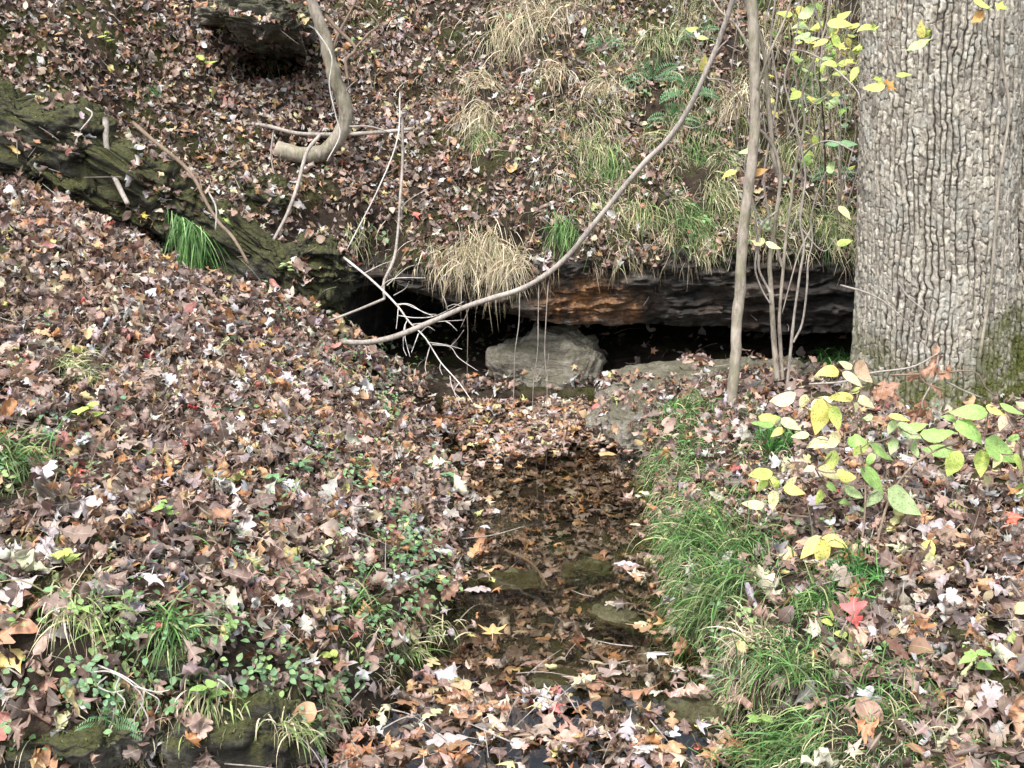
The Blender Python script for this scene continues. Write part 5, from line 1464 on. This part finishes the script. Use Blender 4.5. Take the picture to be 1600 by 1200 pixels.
def cover_d(p, n):
    pj = project(p); nz = fbm(p * 3.2, 3, 701)
    l = np.exp(-(((pj[:, 0] - 600) / 190) ** 2 + ((pj[:, 1] - 790) / 190) ** 2)) + 2.2 * np.exp(-(((pj[:, 0] - 300) / 330) ** 2 + ((pj[:, 1] - 1060) / 130) ** 2)) \
        + .35 * np.exp(-(((pj[:, 0] - 60) / 120) ** 2 + ((pj[:, 1] - 760) / 120) ** 2))
    rt = .35 * np.exp(-(((pj[:, 0] - 1150) / 160) ** 2 + ((pj[:, 1] - 950) / 200) ** 2))
    return (300 * l + 140 * rt) * sstep(-.15, .35, nz) * (p[:, 2] > .02)
p, n = sample(GV, GF, cover_d, 0, rg)
TEAL = [(.08, .22, .09), (.12, .28, .11), (.17, .34, .13), (.10, .25, .13), (.24, .40, .12)]
V, F, T, U = clusters(p + n * .02, n, rg, .022, TEAL, (4, 9), .035)
tag(new_obj('ground_cover', mesh_tri('ground_cover', V, F, {'tint': T, 'luv': U}), None, [M['cover']]), 'small creeping green plants between the dead leaves', kind='stuff')
p, n = sample(slopeV, slopeF, lambda p, n: 16 * sstep(700, 1200, project(p)[:, 0]) * sstep(0, .4, fbm(p * 3, 2, 705)) + 2.0, 0, rg)
V, F, T, U = clusters(p + n * .02, n, rg, .04, TEAL + [(.30, .42, .22)], (3, 7), .05)
tag(new_obj('hillside_greenery', mesh_tri('hillside_greenery', V, F, {'tint': T, 'luv': U}), None, [M['cover']]), 'sparse small green plants on the hillside', kind='stuff')

def seedling(px, py, L, n_, col, label, kind='ovate'):
    h, nn = hit(px, py); root = empty('seedling', h); tag(root, label, 'seedling')
    hh = np.array(h); d = h.y
    top = hh + np.array([random.uniform(-.02, .02), -.02, L * 1.6])
    t = TB(); t.tube([hh, (hh + top) / 2 + [.004, 0, 0], top], .0018, .001, 5, n=3); t.build('stem', M['brown'], root)
    for j in range(n_):
        a = 360 * j / n_ + random.uniform(-20, 20)
        t_ = .35 + .65 * ((j + 1) / n_)
        c0 = hh + (top - hh) * t_
        y = Vector((math.cos(R(a)), math.sin(R(a)) * .8, random.uniform(-.1, .35))).normalized(); z = Vector((0, -.35, 1)); z = (z - y * z.dot(y)).normalized(); x = y.cross(z)
        o = bpy.data.objects.new('leaf', fresh_mesh(kind, random.randrange(6))); COL.objects.link(o)
        o.color = (*(np.array(FC[col]) * random.uniform(.8, 1.2)), 1)
        o.parent = root; o.matrix_parent_inverse = Matrix.Translation(-h)
        o.matrix_basis = Matrix.Translation(Vector(c0)) @ Matrix((x, y, z)).transposed().to_4x4() @ Matrix.Scale(L * random.uniform(.8, 1.2), 4)
for a in ((145, 665, .055, 6, 'yg', 'seedling with light green leaves halfway up the left bank near the left edge'),
          (75, 700, .05, 6, 'tg', 'darker seedling below the light green one near the left edge'),
          (100, 895, .05, 7, 'yg', 'light green upright seedling at the top of the left bank face'),
          (135, 975, .04, 5, 'g', 'small green seedling on the left bank face above the watermark-free corner'),
          (470, 745, .045, 7, 'tg', 'bushy blue-green seedling in the centre of the left bank'),
          (430, 765, .045, 6, 'tg', 'blue-green seedling left of the bushy one in the left bank centre'),
          (260, 815, .045, 5, 'g', 'small green seedling among pale leaves on the lower left bank'),
          (560, 900, .04, 6, 'tg', 'blue-green seedling near the stream on the lower left bank'),
          (330, 1100, .045, 7, 'g', 'green seedling low on the left bank face'),
          (520, 1050, .05, 4, 'yg', 'yellow-green seedling on the left bank face above the near stream'),
          (450, 430, .05, 6, 'pg', 'pale seedling on the left bank crest beside the mossy outcrop'),
          (165, 76, .055, 4, 'yg', 'bright yellow-green seedling high on the left hillside'),
          (320, 118, .08, 3, 'yg', 'seedling with one large yellow-green leaf on the hillside left of the hollow'),
          (1185, 1150, .05, 5, 'g', 'green seedling at the near right waterside'),
          (1520, 1060, .06, 4, 'g', 'lone green seedling in the leaves at the near right edge'),
          (700, 760, .045, 6, 'tg', 'blue-green seedling at the left waterside in mid stream'),
          (640, 870, .045, 6, 'tg', 'blue-green seedling at the left waterside above the leaf raft')):
    a = list(a); a[5] = a[5].replace(' above the watermark-free corner', ' near the left photo edge'); seedling(*a)

def fern(px, py, L, nf, label):
    h, nn = hit(px, py); root = empty('fern', h); tag(root, label, 'fern')
    r = random.Random(px)
    for k in range(nf):
        a = R(180 + 180 * (k + .5) / nf + r.uniform(-12, 12)); d = np.array([math.cos(a), -.35, .55 + .3 * abs(math.sin(a))]); d /= np.linalg.norm(d)
        V, F, o = [], [], 0; p = np.array(h); q = d.copy(); st_n = 14
        sidev = np.cross(d, [0, -.6, .8]); sidev /= np.linalg.norm(sidev)
        for j in range(st_n):
            q = q + np.array([0, 0, -.10]); q /= np.linalg.norm(q); p = p + q * L / st_n
            lw = L * .24 * math.sin(math.pi * (j + 1.2) / (st_n + 1.5)) ** .7
            for s_ in (-1, 1):
                tip = p + sidev * s_ * lw + q * lw * .35; m_ = (p + tip) / 2 + q * L * .022; m2 = (p + tip) / 2 - q * L * .022
                V += [p, m_, tip, m2]; F.append([o, o + 1, o + 2, o + 3]); o += 4
        V = np.array(V); col = np.array(FC['tg']) * r.uniform(.8, 1.3)
        ob_ = new_obj('frond', mesh_tri('frond', V, np.array(F), {'tint': np.tile(col, (len(V), 1)), 'luv': np.full((len(V), 3), .3)}), root, [M['cover']], smooth=False)
for a in ((1020, 128, .24, 7, 'blue-green fern on the hillside just left of the long branch'), (1075, 150, .22, 6, 'blue-green fern behind the top of the long branch'), (1050, 190, .2, 6, 'lowest of the ferns beside the long branch'),
          (945, 75, .16, 6, 'small green fern high on the hillside right of the straw tufts'), (1090, 60, .18, 5, 'fern on the upper slope left of the slim tree'), (1280, 160, .2, 6, 'fern on the slope between the shrub stems and the oak'),
          (1300, 275, .16, 5, 'small fern beside the oak above the cave lip'), (175, 1135, .10, 5, 'tiny fern on the left bank face near the bottom edge')): fern(*a)

# ------------------------------------------------------------------ twig litter
t = TB(); rt = random.Random(9)
for i in range(330):
    px, py = rt.uniform(0, 1600), rt.uniform(0, 1190)
    h, n = hit(px, py)
    if h.z < .01 and py < 1000: continue
    a = rt.uniform(0, 6.28); L = rt.uniform(.05, .22) 
    tx = n.orthogonal().normalized(); ty = n.cross(tx); d = tx * math.cos(a) + ty * math.sin(a)
    p0 = h + n * rt.uniform(.015, .04); q_ = [p0, p0 + d * L * .5 + n * rt.uniform(-.01, .02), p0 + d * L + n * rt.uniform(-.01, .02)]
    t.tube([np.array(v_) for v_ in q_], rt.uniform(.0015, .0035), .001, 4, 0, 3)
tag(t.build('twig_litter', M['twig']), 'small dead twigs strewn through the leaves', kind='stuff')
cw = empty('curled_weed', P(190, 1040, 3.05)); tag(cw, 'dead pale curly weed sprawling down the left bank face', 'weed')
for s_ in ([(410, 770), (500, 770), (600, 830), (640, 900), (600, 980), (620, 1080)], [(440, 740), (560, 790), (660, 860), (710, 900), (690, 960)], [(480, 790), (440, 830), (500, 860), (560, 850)], [(620, 900), (660, 980), (650, 1020)], [(600, 830), (700, 860), (760, 850)], [(540, 790), (520, 850), (560, 900), (540, 950)]):
    t = TB(); t.tube([P(x_ / 2.857, 780 + y_ / 2.857, 3.02) for x_, y_ in s_], .0028, .0012, 5, 1.2); t.build('stem', M['pale'], cw)
branch_thing('sunken_stick', [([Pz(790, 860, -.04), Pz(830, 880, -.035), Pz(855, 915, -.04)], .007, .005)], M['brown'], 'sunken curved stick lying in mid stream', 'stick')
branch_thing('green_sprig', [(z1([], 1) or [P(720, 842, 4.75), P(770, 836, 4.8), P(820, 822, 4.85)], .003, .0015)], M['sap'], 'thin leafless sprig leaning from the left bank over the water', 'twig')
